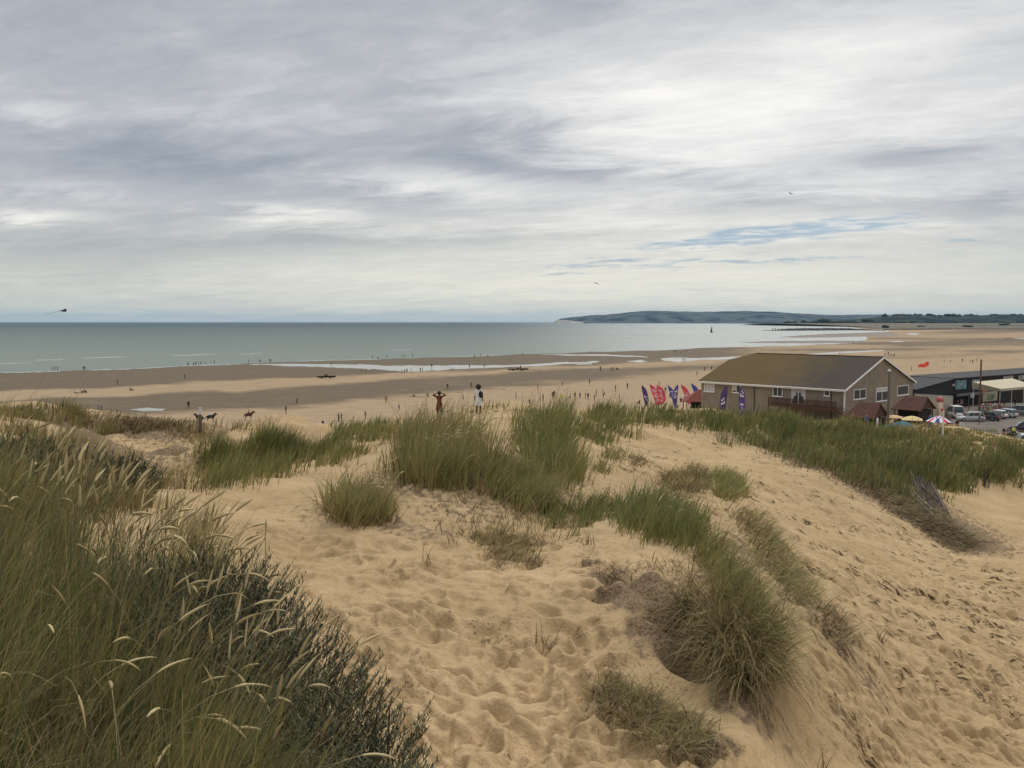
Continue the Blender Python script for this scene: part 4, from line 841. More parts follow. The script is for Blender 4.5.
WHITE = mat('white_upvc', (.78, .77, .74), .5, .05, 2)
GLASS = mat('window_glass', (.035, .04, .045), .12, .3, .6, spec=.6)
CURT = mat('net_curtain', (.52, .50, .47), .9, .15, 6)
DECKW = mat('stained_deck_timber', (.085, .040, .024), .8, .3, 3, stretch=(1, 1, 6))
def roof_mat():
    m = bpy.data.materials.new('mossy_tile_roof'); m.use_nodes = True; t = m.node_tree; p = t.nodes['Principled BSDF']; p.inputs['Roughness'].default_value = .95; p.inputs['Specular IOR Level'].default_value = .1
    c = t.nodes.new('ShaderNodeTexCoord'); s = t.nodes.new('ShaderNodeSeparateXYZ'); t.links.new(c.outputs['Object'], s.inputs[0])
    n = t.nodes.new('ShaderNodeTexNoise'); n.inputs['Scale'].default_value = .35; n.inputs['Detail'].default_value = 7; t.links.new(c.outputs['Object'], n.inputs['Vector'])
    mr = t.nodes.new('ShaderNodeMapRange'); mr.inputs[1].default_value = 3; mr.inputs[2].default_value = 15; t.links.new(s.outputs[0], mr.inputs[0])
    ad = t.nodes.new('ShaderNodeMath'); ad.operation = 'MULTIPLY_ADD'; ad.inputs[1].default_value = 1.3; t.links.new(n.outputs['Fac'], ad.inputs[0]); t.links.new(mr.outputs[0], ad.inputs[2])
    r = t.nodes.new('ShaderNodeValToRGB'); e = r.color_ramp.elements; e[0].position = .45; e[0].color = (.085, .070, .056, 1); e[1].position = 1.0; e[1].color = (.145, .100, .045, 1); x = e.new(.72); x.color = (.112, .084, .050, 1)
    sb = t.nodes.new('ShaderNodeMath'); sb.operation = 'MULTIPLY'; sb.inputs[1].default_value = .6; t.links.new(ad.outputs[0], sb.inputs[0]); t.links.new(sb.outputs[0], r.inputs[0])
    br = t.nodes.new('ShaderNodeTexBrick'); br.inputs['Scale'].default_value = 1; br.inputs['Brick Width'].default_value = .33; br.inputs['Row Height'].default_value = .3; br.inputs['Mortar Size'].default_value = .02
    br.inputs['Color1'].default_value = (1, 1, 1, 1); br.inputs['Color2'].default_value = (.8, .8, .8, 1); br.inputs['Mortar'].default_value = (.45, .45, .45, 1); t.links.new(c.outputs['Object'], br.inputs['Vector'])
    mx = t.nodes.new('ShaderNodeMix'); mx.data_type = 'RGBA'; mx.blend_type = 'MULTIPLY'; mx.inputs[0].default_value = .8; t.links.new(r.outputs[0], mx.inputs[6]); t.links.new(br.outputs[0], mx.inputs[7])
    t.links.new(mx.outputs[2], p.inputs['Base Color']); return m
ROOFM = roof_mat()
ca = empty('beach_cafe', (0, 0, 0)); ca.matrix_world = MB_
tag(ca, 'long tan pebbledashed building with mossy brown pitched roof behind the dune', 'building')
def lp(name, bm, m, parent=ca, sm=False): return bobj(name, bm, m, parent, sm)
W_, Ln = WID, LEN_U; hw = W_ / 2; HIPB = 2.9; CLIPW = 8.7; CZ = EAVE + (RIDGE - EAVE) * CLIPW / hw
b = newbm()     # walls as one shell with gables
vs = [b.verts.new(v) for v in ((0,0,GRD),(Ln,0,GRD),(Ln,W_,GRD),(0,W_,GRD),(0,0,EAVE),(Ln,0,EAVE),(Ln,W_,EAVE),(0,W_,EAVE),(0,hw,RIDGE-.1),(Ln,CLIPW,CZ-.1),(Ln,W_-CLIPW,CZ-.1))]
for f in ((0,1,5,4),(3,7,6,2),(0,4,8,7,3),(1,2,6,10,9,5)): b.faces.new([vs[i] for i in f])
lp('wall', b, WALL)
ov = .55; so_ = (RIDGE - EAVE) / hw; ez = EAVE - ov * so_; b = newbm()
def slab(bm, pts, th_=.16):
    a = [bm.verts.new(p) for p in pts]; c = [bm.verts.new((p[0], p[1], p[2] - th_)) for p in pts]
    bm.faces.new(a); bm.faces.new(c[::-1])
    for i in range(len(a)): j = (i + 1) % len(a); bm.faces.new((a[i], c[i], c[j], a[j]))
T = .1
cwz = CZ + T
slab(b, [(-.4,-ov,ez+T),(Ln+.4,-ov,ez+T),(Ln+.4,CLIPW,cwz),(Ln-HIPB,hw,RIDGE+T),(-.4,hw,RIDGE+T)])
slab(b, [(-.4,W_+ov,ez+T),(-.4,hw,RIDGE+T),(Ln-HIPB,hw,RIDGE+T),(Ln+.4,W_-CLIPW,cwz),(Ln+.4,W_+ov,ez+T)])
slab(b, [(Ln+.4,CLIPW,cwz),(Ln+.4,W_-CLIPW,cwz),(Ln-HIPB,hw,RIDGE+T)])
roof = lp('roof', b, ROOFM)
b = newbm()
for k in range(58): box(b, -.4 + k * .45, -.4 + k * .45 + .42, hw - .14, hw + .14, RIDGE + T - .02, RIDGE + T + .09) if -.4 + k * .45 + .42 < Ln - HIPB else None
lp('ridge_tiles', b, mat('ridge_tile', (.10, .07, .05), .9, .3, 3), roof)
b = newbm(); box(b, -.42, Ln + .42, -ov - .03, -ov + .02, ez - .22, ez + .06); lp('fascia', b, WHITE)
b = newbm(); tube(b, [(-.42, -ov - .09, ez + .02), (Ln + .42, -ov - .09, ez + .02)], .07, 8); lp('gutter', b, WHITE)
b = newbm()
for sgn in (1, -1):
    y0 = -ov if sgn == 1 else W_ + ov
    q = [(-.45, y0, ez - .14), (-.45, hw, RIDGE - .14), (-.45, hw, RIDGE + T + .03), (-.45, y0, ez + T + .03)]
    a = [b.verts.new(v) for v in q]; c = [b.verts.new((v[0] + .06, v[1], v[2])) for v in q]; b.faces.new(a); b.faces.new(c[::-1])
    for i in range(4): j = (i + 1) % 4; b.faces.new((a[i], c[i], c[j], a[j]))
lp('bargeboard', b, WHITE)
b = newbm(); box(b, -.10, .10, -.12, .0, GRD + 1.2, EAVE - .25); box(b, -.06,.06,-.5,-.0, EAVE-.35, EAVE-.22); lp('corner_board', b, WHITE)
b = newbm(); s0, _ = wallpt(831.5, 395, NEAR, U); tube(b, [(s0, -.08, GRD), (s0, -.08, EAVE - .3), (s0, -ov - .05, ez)], .055, 6); lp('downpipe', b, mat('black_pipe', (.03, .028, .026), .6))
b = newbm(); s0, _ = wallpt(754.5, 395, NEAR, U); tube(b, [(s0, -.08, GRD), (s0, -.08, EAVE - .3), (s0, -ov - .05, ez)], .06, 6); lp('downpipe', b, bpy.data.materials['black_pipe'])
def window(x0, x1, y0, y1, side, mull=1, door=False, curtain=None, transom=False, parent=ca, org=NEAR, d=None):
    d = d or (U if side == 'long' else Vv)
    a, zt = wallpt(x0, y0, org, d); c, zb = wallpt(x1, y1, org, d); a, c = sorted((a, c))
    _, z2 = wallpt((x0 + x1) / 2, y0, org, d); _, z3 = wallpt((x0 + x1) / 2, y1, org, d); zt, zb = z2, z3
    fw = .10; b = newbm()
    def bb(bm, p, q, r, s, o0, o1):
        if side == 'long': box(bm, p, q, -o1, -o0, r, s)
        else: box(bm, -o1, -o0, p, q, r, s)
    bb(b, a, c, zt - fw, zt, .01, .09); bb(b, a, c, zb, zb + fw, .01, .09); bb(b, a, a + fw, zb + fw, zt - fw, .01, .09); bb(b, c - fw, c, zb + fw, zt - fw, .01, .09)
    for k in range(mull): m_ = a + (c - a) * (k + 1) / (mull + 1); bb(b, m_ - .05, m_ + .05, zb + fw, zt - fw, .01, .085)
    if transom: bb(b, a + fw, c - fw, zt - (zt - zb) * .3 - .04, zt - (zt - zb) * .3 + .04, .01, .08)
    bb(b, a - .08, c + .08, zb - .07, zb, .01, .16)
    f = bobj('patio_door' if door else 'window', b, WHITE, parent)
    b = newbm(); bb(b, a + fw, c - fw, zb + fw, zt - fw, .012, .035); bobj('pane', b, GLASS, f)
    if curtain:
        b = newbm()
        for (p, q, zz) in curtain:
            w = (c - a - 2 * fw); bb(b, a + fw + w * p, a + fw + w * q, zb + fw + (zt - zb - 2 * fw) * zz, zt - fw - .01, .036, .042)
        bobj('curtain', b, CURT, f)
    return f
window(704.5, 714.5, 380.8, 391.8, 'long', 2, curtain=[(0, 1, 0)])
window(732.5, 740.5, 384, 392.8, 'long', 1, curtain=[(.5, 1, .2)])
window(773, 782.5, 386.8, 396.4, 'long', 1)
window(792, 805.3, 387.8, 404.5, 'long', 1, door=True, curtain=[(.0, .12, .2), (.12, .3, .5), (.3, .45, .72), (.55, .7, .72), (.7, .88, .5), (.88, 1, .2)])
window(824.3, 829.8, 389.8, 396, 'long', 0)
window(853.5, 865.5, 389, 399, 'gab', 1); window(876, 887.3, 387.4, 401, 'gab', 1, transom=True, curtain=[(0, 1, .72)]); window(897.2, 908, 385.4, 395, 'gab', 0)
# raised timber deck with railings along the long side
dk = empty('timber_deck', (0, 0, 0)); dk.matrix_world = MB_; tag(dk, 'dark stained raised timber deck with railings under the patio door', 'deck')
sR, _ = wallpt(843, 400, NEAR, U); sL, _ = wallpt(776, 400, NEAR, U); DZ = 7.15
b = newbm(); n = int((sL - sR) / .16)
for k in range(n): box(b, sR + k * .16, sR + k * .16 + .145, -2.3, -.17, DZ - .05, DZ)
bobj('deck_boards', b, DECKW, dk)
b = newbm(); box(b, sR, sL, -2.36, -2.30, DZ - .35, DZ); bobj('deck_fascia', b, DECKW, dk)
k = 0; x = sR
while x <= sL + .01:
    b = newbm(); box(b, x - .05, x + .05, -2.30, -2.2, GRD - .2, DZ + 1.05); bobj('post', b, DECKW, dk); x += (sL - sR) / 7
x = sR
while x < sL:
    b = newbm(); box(b, x, x + .11, -2.29, -2.25, DZ - .3, DZ + .95); o = bobj('baluster', b, DECKW, dk); x += .19
for zz in (1.0, .2):
    b = newbm(); box(b, sR, sL, -2.35, -2.30 - .003, DZ + zz - .045, DZ + zz + .045); bobj('rail', b, DECKW, dk)
b = newbm(); s1, _ = wallpt(846, 415, NEAR, U); prism(b, [(sR, DZ), (sR - 3.2, DZ - 1.8), (sR - 3.2, DZ - 2.05), (sR, DZ - .3)], -2.3, -1.1); bobj('ramp', b, DECKW, dk)
for zz in (.9, .45):
    b = newbm(); prism(b, [(sR, DZ + zz), (sR - 3.2, DZ - 1.8 + zz), (sR - 3.2, DZ - 1.9 + zz), (sR, DZ - .1 + zz)], -2.36, -2.305); bobj('ramp_rail', b, DECKW, dk)

# ------------------------------------------------------------------ kiosks
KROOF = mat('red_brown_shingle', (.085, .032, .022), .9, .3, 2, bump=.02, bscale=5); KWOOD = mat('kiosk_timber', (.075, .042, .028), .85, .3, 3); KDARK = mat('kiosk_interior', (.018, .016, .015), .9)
COUNT = mat('kiosk_counter', (.25, .22, .18), .7)
def kiosk(px, py, Y, lu, wv, label, goods):
    p = at(px, py, Y); e = empty('snack_kiosk', (0, 0, 0)); e.matrix_world = BM(Vector((p.x, p.y, 0)), 0); tag(e, label, 'kiosk', 'brown roofed kiosks beside the building')
    ev = p.z; g = GRD + .0 - .3; h2 = wv / 2; rz = ev + 1.75; o = .35
    b = newbm()
    for (y0, s) in ((-o, 1), (wv + o, -1)):
        pts = [(-o, y0, ev - .15), (lu + o, y0, ev - .15), (lu - .6, h2, rz), (-o * .2, h2, rz)]
        slab(b, pts if s == 1 else pts[::-1], .09)
    slab(b, [(lu + o, -o, ev - .15), (lu + o, wv + o, ev - .15), (lu - .6, h2, rz)], .09)
    r = bobj('roof', b, KROOF, e)
    b = newbm(); q = [b.verts.new(v) for v in ((.02, .1, ev - .05), (.02, wv - .1, ev - .05), (.02, h2, rz - .2))]; b.faces.new(q); bobj('gable_panel', b, KWOOD, e)
    for (x, y) in ((.08, .08), (lu - .1, .08), (.08, wv - .1), (lu - .1, wv - .1)):
        b = newbm(); box(b, x - .07, x + .07, y - .07, y + .07, g, ev - .2); bobj('post', b, KWOOD, e)
    b = newbm(); box(b, .18, lu - .2, .9, wv - .2, g, ev - .25); bobj('back_room', b, KDARK, e)
    b = newbm(); box(b, .18, lu - .2, .12, .5, g, g + 1.0); bobj('counter', b, KWOOD, e)
    b = newbm(); box(b, .12, .3, .3, wv - .3, g, g + 1.0); bobj('side_counter', b, KWOOD, e)
    for i, (x, w, h, c) in enumerate(goods):
        b = newbm(); box(b, x, x + w, .52, .56, g + 1.05, g + 1.05 + h); bobj('menu_board', b, c, e)
    return e
BLUEB = mat('blue_board', (.07, .13, .22), .6); PALE = mat('pale_board', (.42, .42, .40), .6)
kiosk(873, 417.2, 118, 3.6, 4.0, 'open dark kiosk with red brown roof nearest the tan gable corner', [(2.3, .7, .6, BLUEB), (.6, .4, .4, PALE)])
kiosk(920, 409.6, 128, 3.85, 4.8, 'second brown roofed kiosk, below the right end of the tan gable', [(.9, 1.0, .45, PALE), (2.4, .6, .45, PALE)])

# ------------------------------------------------------------------ parasols
def parasol(px, py, Y, r, label, mats, kind='square', hz=.45, sides=4, rot=0.0):
    p = at(px, py, Y); g = float(hgt(p.x, p.y)); e = empty('parasol', (p.x, p.y, g)); tag(e, label, 'parasol', 'open parasols outside the kiosks'); H = p.z - g
    b = newbm(); n = 16 if kind != 'square' else 4
    rim = []; top = b.verts.new((0, 0, H + hz))
    for i in range(n): a = rot + 2 * math.pi * i / n; rim.append((a, b.verts.new((math.cos(a) * r, math.sin(a) * r, H - (.0 if n == 4 or i % 2 == 0 else -.05)))))
    mid = [b.verts.new((math.cos(a) * r * .5, math.sin(a) * r * .5, H + hz * .62)) for a, _ in rim]
    for i in range(n):
        j = (i + 1) % n; mi = i % len(mats) if len(mats) > 1 else 0
        b.faces.new((rim[i][1], rim[j][1], mid[j], mid[i])).material_index = mi; b.faces.new((mid[i], mid[j], top)).material_index = (i + (1 if len(mats) > 1 else 0)) % len(mats) if len(mats) > 1 else 0
    ext = bmesh.ops.extrude_face_region(b, geom=b.faces[:]); bmesh.ops.translate(b, vec=(0, 0, -.025), verts=[v for v in ext['geom'] if isinstance(v, bmesh.types.BMVert)])
    bobj('canopy', b, mats, e)
    b = newbm(); tube(b, [(0, 0, 0), (0, 0, H + hz - .05)], .03, 6); bobj('pole', b, WHITE, e)
    b = newbm(); tube(b, [(0, 0, 0), (0, 0, .12)], [.3, .26], 10); bobj('base', b, KDARK, e); return e
YEL = mat('yellow_canvas', (.60, .46, .20), .8, .1); TEAL = mat('teal_canvas', (.035, .12, .15), .8, .15); GRN = mat('dark_green_canvas', (.03, .075, .05), .8)
UR = mat('flag_red_cloth', (.48, .05, .09), .8); UW = mat('flag_white_cloth', (.68, .64, .66), .8); UB = mat('flag_blue_cloth', (.05, .06, .20), .8)
parasol(894, 417.3, 121, 1.5, 'faded orange yellow parasol tucked between the two brown kiosks', [mat('orange_canvas', (.55, .35, .18), .8)], rot=.3, hz=.35)
parasol(912, 419.5, 113, 1.75, 'large square yellow parasol in front of the second kiosk', [YEL], rot=.35, hz=.5)
parasol(903, 425.0, 108, 1.35, 'teal parasol in front of the yellow ones', [TEAL], 'round', hz=.5)
parasol(888, 428.3, 107, 1.2, 'dark green parasol left of the teal one', [GRN], 'round', hz=.5)
parasol(939, 421.6, 113, 1.55, 'red white and blue union flag patterned parasol by the white post', [UR, UW, UB, UW], 'round', hz=.8)

# ------------------------------------------------------------------ tall posts and flags
LAMPM = mat('lamp_post_grey', (.12, .105, .09), .8); LAMPW = mat('lamp_head_white', (.6, .6, .57), .5)
def lampp(px, ytop, Y, label, head=True, r=.13, m=None, gz=None):
    p = at(px, ytop, Y); g = float(hgt(p.x, p.y)) if gz is None else gz; e = empty('lamp_post' if head else 'timber_pole', (p.x, p.y, g)); tag(e, label, 'lamp post' if head else 'pole')
    b = newbm(); tube(b, [(0, 0, -.2), (0, 0, p.z - g)], [r, r * .8], 8); bobj('pole', b, m or LAMPM, e)
    if head: b = newbm(); tube(b, [(0, 0, p.z - g), (0, 0, p.z - g + .12), (0, 0, p.z - g + .3)], [.16, .24, .08], 8); bobj('lamp_head', b, LAMPW, e)
    else: b = newbm(); tube(b, [(0, 0, p.z - g - .02), (0, 0, p.z - g + .15)], [r * .95, r * .3], 8); bobj('cap', b, LAMPM, e)
lampp(889.3, 371.5, 112, 'tall dark lamp post with white head in front of the tan gable', r=.17)
lampp(981.3, 360, 158, 'tall brown pole rising over the black seafront shops', head=False, r=.18, m=mat('brown_pole', (.14, .075, .04), .9))
lampp(969.0, 393, 166, 'thin grey sign pole in front of the black shop front', head=False, r=.07)
def white_post():
    p = at(943.6, 411, 106); g = float(hgt(p.x, p.y)); b = newbm(); tube(b, [(0, 0, -.2), (0, 0, p.z - g), (0, 0, p.z - g + .08)], [.10, .09, .03], 8); o = bobj('white_post', b, LAMPW); o.location = (p.x, p.y, g); tag(o, 'slim white post standing in the grass edge beside the flag parasol', 'post')
white_post()
def feather_flag(px, ytop, Y, H, rot, lean, label, m, curve_=.55, w=.95, marks=()):
    """tall feather banner: bent pole with a long cloth"""
    p = at(px, ytop, Y); g = p.z - H; gg = float(hgt(p.x, p.y)) if Y < 180 else 0.0
    e = empty('feather_flag', (p.x - (lean if rot == 0 else -lean) * H, p.y, gg), rot); tag(e, label, 'banner flag', 'feather banner flags by the building'); dz = g - gg
    pts = []; K = 12; hh = H + dz
    for i in range(K + 1): t = i / K; pts.append(Vector((lean * hh * t + (.35 * max(0, t - .75) ** 2 * 9), 0, hh * t - max(0, t - .85) ** 2 * 6)))
    b = newbm(); tube(b, pts, [.045 * (1 - .6 * i / K) for i in range(K + 1)], 6); bobj('pole', b, LAMPM, e)
    b = newbm(); S = []; z0 = .18
    for i in range(21):
        t = z0 + (1 - z0) * i / 20; k = t * K; a = min(int(k), K - 1); q = pts[a].lerp(pts[a + 1], k - a); ww = w * math.sin(min(1, (t - z0 + .03) * 3.2) * math.pi / 2) * (1 - max(0, (t - .72) / .28) ** 2 * .9)
        r = []
        for j in range(6):
            f = j / 5; r.append((q.x - .0 - ww * f * (1 if curve_ < 0 else -1) * -1 * -1, q.y + .07 * math.sin(f * 5 + t * 9), q.z - f * .12))
        S.append(r)
    for layer in (0, .015):
        vs = [[b.verts.new((x, y + layer, z)) for x, y, z in r] for r in S]
        for i in range(20):
            for j in range(5):
                fc = (vs[i][j], vs[i][j + 1], vs[i + 1][j + 1], vs[i + 1][j]); f = b.faces.new(fc if layer else fc[::-1])
                mk = any(i0 <= i <= i1 and j0 <= j <= j1 and (i * 5 + j * 7 + i * j) % 5 < 2 for i0, i1, j0, j1 in marks); f.material_index = 1 if mk else 0
    bobj('banner', b, [m, UW], e, True); return e
FP = mat('purple_banner', (.085, .045, .15), .7, .2, 1); FR = mat('coral_red_banner', (.75, .085, .11), .7, .2, 1); FB = mat('royal_blue_banner', (.06, .10, .36), .7, .2, 1); FI = mat('indigo_banner', (.10, .065, .24), .7, .2, 1)
YF = 195
feather_flag(641.6, 384.2, YF, 5.2, 0, -.22, 'leftmost purple feather flag of the row on the sand', FP, .5, 1.1, marks=((5, 9, 1, 3),))
feather_flag(650.5, 383.2, YF, 5.2, 0, -.36, 'first red feather flag, right of the leftmost purple one', FR, .9, 1.5, marks=((4, 15, 1, 3),))
feather_flag(656.5, 384.0, YF + 4, 5.2, 0, -.24, 'second red feather flag, overlapping the first red one', FR, .9, 1.6, marks=((3, 14, 1, 2),))
feather_flag(668.8, 384.2, YF, 4.8, 0, -.38, 'blue feather flag crossing the indigo flag in a V', FB, .9, 1.1, marks=((9, 13, 1, 3),))
feather_flag(678.4, 383.6, YF - 3, 5.4, math.pi, -.10, 'indigo feather flag forming the right side of the V', FI, .3, 1.0, marks=((8, 14, 1, 3),))
feather_flag(682.2, 383.4, YF + 5, 4.6, 0, -.42, 'third red feather flag, left of the small red roof', FR, .9, 1.3, marks=((4, 12, 1, 3),))
feather_flag(692.8, 382.3, YF + 5, 4.6, 0, -.42, 'dark blue feather flag rising behind the small red roof', FB, 1.0, 1.3, marks=((6, 12, 2, 4),))
feather_flag(727.6, 384.2, 128, 4.6, math.pi, -.12, 'purple feather flag in front of the left part of the tan wall', FP, .4, .95, marks=((7, 12, 1, 3),))
feather_flag(739.3, 384.6, 124, 5.0, 0, 0, 'wide blue and purple feather flag in front of the tan wall', FI, .1, .85, marks=((12, 16, 1, 3), (4, 8, 1, 3)))
# pitched red awning hut at the far corner
p = at(694.5, 401, 168); gz = max(0, float(hgt(p.x, p.y))); e = empty('awning_hut', (p.x, p.y, gz)); tag(e, 'small hut with sloping rust red roof at the left end of the building', 'hut')
RUST = mat('rust_red_roof', (.22, .062, .04), .85, .15); h = p.z - gz
b = newbm(); slab(b, [(-2.1, -1.3, h), (1.6, -1.3, h), (1.6, .6, h + 2.2), (.9, .6, h + 2.2)], .08); slab(b, [(-2.1, 2.6, h), (.9, .6, h + 2.2), (1.6, .6, h + 2.2), (1.6, 2.6, h)], .08); slab(b, [(-2.1, -1.3, h), (.9, .6, h + 2.2), (-2.1, 2.6, h)], .08); bobj('roof', b, RUST, e)
for x, y in ((-1.7, -1.1), (1.4, -1.1), (-1.7, 2.3), (1.4, 2.3)):
    b = newbm(); box(b, x - .07, x + .07, y - .07, y + .07, -.2, h); bobj('post', b, KDARK, e)
b = newbm(); box(b, -.3, 1.35, .2, 2.2, -.2, h - .1); bobj('back_room', b, KDARK, e)
b = newbm(); box(b, -1.6, -.4, -1.0, -.6, -.2, .95); bobj('counter', b, PALE, e)
# red beach flag
p = onz(928.4, 384, 0); e = empty('beach_flag', (p.x, p.y, 0)); tag(e, 'bright orange red flag flying on a white pole on the beach', 'flag')
hp = (EYE - (361.5 - 322) / F * p.y); b = newbm(); tube(b, [(0, 0, -.2), (0, 0, hp)], [.09, .06], 6); bobj('pole', b, LAMPW, e)
OR = mat('safety_orange_flag', (.85, .085, .04), .7, .05); b = newbm(); g0 = []
for i in range(11):
    f = i / 10; g0.append([(-3.1 * f + .12 * j * math.sin(f * 5), .45 * math.sin(f * 7 + j * .4), hp - .1 - .95 * f ** 1.3 + .12 * math.sin(f * 8) - 1.45 * j / 3 * (1 - .35 * f)) for j in range(4)])
for l in (0, .02):
    vs = [[b.verts.new((x, y + l, z)) for x, y, z in r] for r in g0]
    for i in range(10):
        for j in range(3): q = (vs[i][j], vs[i + 1][j], vs[i + 1][j + 1], vs[i][j + 1]); b.faces.new(q if l else q[::-1])
bobj('flag_cloth', b, OR, e, True)

# ------------------------------------------------------------------ seafront shops
BLK = mat('black_painted_boards', (.020, .019, .022), .75, .3, 1, stretch=(1, 1, 8)); CREAM = mat('cream_render', (.42, .36, .27), .9, .15); CANV = mat('cream_canvas', (.50, .43, .30), .85, .12)
PC = [mat('poster_' + n, c, .6, .6, 1.2) for n, c in (('turquoise', (.16, .30, .32)), ('pale_blue', (.35, .42, .44)), ('orange', (.55, .20, .09)), ('grey', (.38, .38, .37)), ('green', (.16, .22, .12)), ('red', (.40, .08, .06)))]
SO = at(953, 379.3, 172); SE = at(1024, 373.6, 190); SD = Vector((SE.x - SO.x, SE.y - SO.y, 0)).normalized(); SN = Vector((SD.y, -SD.x, 0))
def SM(org, d=SD): n = Vector((-d.y, d.x, 0)); return Matrix(((d.x, n.x, 0, org.x), (d.y, n.y, 0, org.y), (0, 0, 1, 0), (0, 0, 0, 1)))
so2 = Vector((SO.x, SO.y, 0)); sh_ = empty('seafront_shops', (0, 0, 0)); sh_.matrix_world = SM(so2); tag(sh_, 'long low black boarded row of beach shops behind the parked cars', 'building')
TOPZ = SO.z
b = newbm(); box(b, 0, 62, 0, 10, 2.5, TOPZ); bobj('wall', b, BLK, sh_)
b = newbm(); box(b, -.2, 62.2, -.35, 10.2, TOPZ + .003, TOPZ + .22); bobj('roof', b, mat('dark_felt_roof', (.05, .046, .045), .9), sh_)
def onwall(x0, x1, y0, y1, o0, o1, name, m, parent=sh_, org=so2, d=SD, extra=None):
    a, zt = wallpt(x0, y0, org, d); c, _ = wallpt(x1, y0, org, d); a, c = sorted((a, c)); _, zb = wallpt((x0 + x1) / 2, y1, org, d); _, zt = wallpt((x0 + x1) / 2, y0, org, d)
    b = newbm(); box(b, a, c, -o1, -o0, zb, zt); o = bobj(name, b, m, parent); return o, (a, c, zb, zt)
POS = [(955.3, 966.2, 380.2, 389.2, 0), (971.9, 980.2, 379.4, 387.8, 1), (982.3, 987.3, 385.4, 391.6, 2), (1003.2, 1012.8, 375.9, 380.9, 3), (1018.4, 1030, 375.0, 379.6, 3)]
for k, (x0, x1, y0, y1, c) in enumerate(POS):
    o, (a, cc, zb, zt) = onwall(x0, x1, y0, y1, .01, .10, 'poster_board', PC[c]); r = random.Random(k)
    b = newbm()
    for i in range(5):
        px = a + (cc - a) * r.uniform(.08, .7); pz = zb + (zt - zb) * r.uniform(.08, .75); box(b, px, px + (cc - a) * r.uniform(.1, .25), -.112 - i * .003, -.103 - i * .003, pz, pz + (zt - zb) * r.uniform(.06, .2))
    bobj('picture', b, [PC[(c + 1) % 5]], o)
onwall(952.5, 954, 384, 386, .01, .15, 'wall_lamp', LAMPW)
onwall(955, 981, 392.6, 395.2, .25, .5, 'shop_fascia', mat('grey_fascia', (.20, .19, .18), .8))
onwall(968, 971.5, 393.2, 397.5, .52, .6, 'hanging_sign', LAMPW)
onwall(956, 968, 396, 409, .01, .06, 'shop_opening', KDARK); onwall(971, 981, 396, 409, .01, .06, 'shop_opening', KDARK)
o, q_ = onwall(982, 996.5, 391.6, 401, .01, .2, 'kiosk_front', CREAM); 
onwall(986.5, 993.5, 394, 399.5, .21, .24, 'serving_window', PC[4])
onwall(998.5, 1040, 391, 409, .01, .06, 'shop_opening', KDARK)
# sloping left end of the row
b = newbm(); so3 = at(915, 390.2, 160); dd = Vector((SO.x - so3.x, SO.y - so3.y, 0)); ll = dd.length; dd.normalize(); e2 = empty('boarded_store', (0, 0, 0)); e2.matrix_world = SM(Vector((so3.x, so3.y, 0)), dd); tag(e2, 'black store with a long sloping roof line right of the tan gable', 'building')
prism(b, [(0, 2.5), (ll - .1, 2.5), (ll - .1, TOPZ - .05), (0, so3.z)], 0, 9); bobj('wall', b, BLK, e2)
b = newbm(); prism(b, [(-.2, so3.z), (ll - .12, TOPZ - .04), (ll - .12, TOPZ + .14), (-.2, so3.z + .18)], -.3, 9.1); bobj('roof', b, bpy.data.materials['dark_felt_roof'], e2)
# cream wall in front of it
p0 = at(916, 394.5, 150); p1 = at(953, 396.6, 156); d = Vector((p1.x - p0.x, p1.y - p0.y, 0)); l1 = d.length; d.normalize(); e3 = empty('cream_wall', (0, 0, 0)); e3.matrix_world = SM(Vector((p0.x, p0.y, 0)), d); tag(e3, 'plain cream rendered wall between the second kiosk and the black store', 'wall')
b = newbm(); prism(b, [(0, 2.4), (l1, 2.4), (l1, p1.z), (0, p0.z)], 0, .3); bobj('wall_panel', b, CREAM, e3)
b = newbm(); prism(b, [(-.05, p0.z + .003), (l1 + .05, p1.z + .003), (l1 + .05, p1.z + .1), (-.05, p0.z + .1)], -.06, .36); bobj('coping', b, PALE, e3)
# big cream canopy tent
p0 = at(997.5, 391.0, 164); e4 = empty('canopy_tent', (0, 0, 0)); e4.matrix_world = SM(Vector((p0.x, p0.y, 0))); tag(e4, 'large cream canopy tent in front of the black shops at the right edge', 'tent')
z0 = p0.z + .35; b = newbm(); slab(b, [(0, 4.6, z0 + 1.1), (1.2, 0, z0), (16, 0, z0), (16, 4.6, z0 + 1.2)], .06); bobj('canvas_roof', b, CANV, e4)
b = newbm(); slab(b, [(1.2, -.02, z0), (16, -.02, z0), (16, -.02, z0 - .35), (1.2, -.02, z0 - .35)], .01) if False else box(b, 1.2, 16, -.05, -.02, z0 - .45, z0 - .07); bobj('valance', b, CANV, e4)
b = newbm(); q = [b.verts.new(v) for v in ((0, 4.6, z0 + 1.02), (1.15, 0, z0 - .08), (1.15, 0, z0 - .45), (0, 4.6, z0 - .3))]; b.faces.new(q); bmesh.ops.solidify(b, geom=b.faces[:], thickness=.03); bobj('side_flap', b, CANV, e4)
for x, y in ((1.3, .1), (6, .1), (11, .1), (15.9, .1), (.1, 4.5)):
    b = newbm(); tube(b, [(x, y, 2.9), (x, y, z0)], .05, 6); bobj('pole', b, LAMPW, e4)
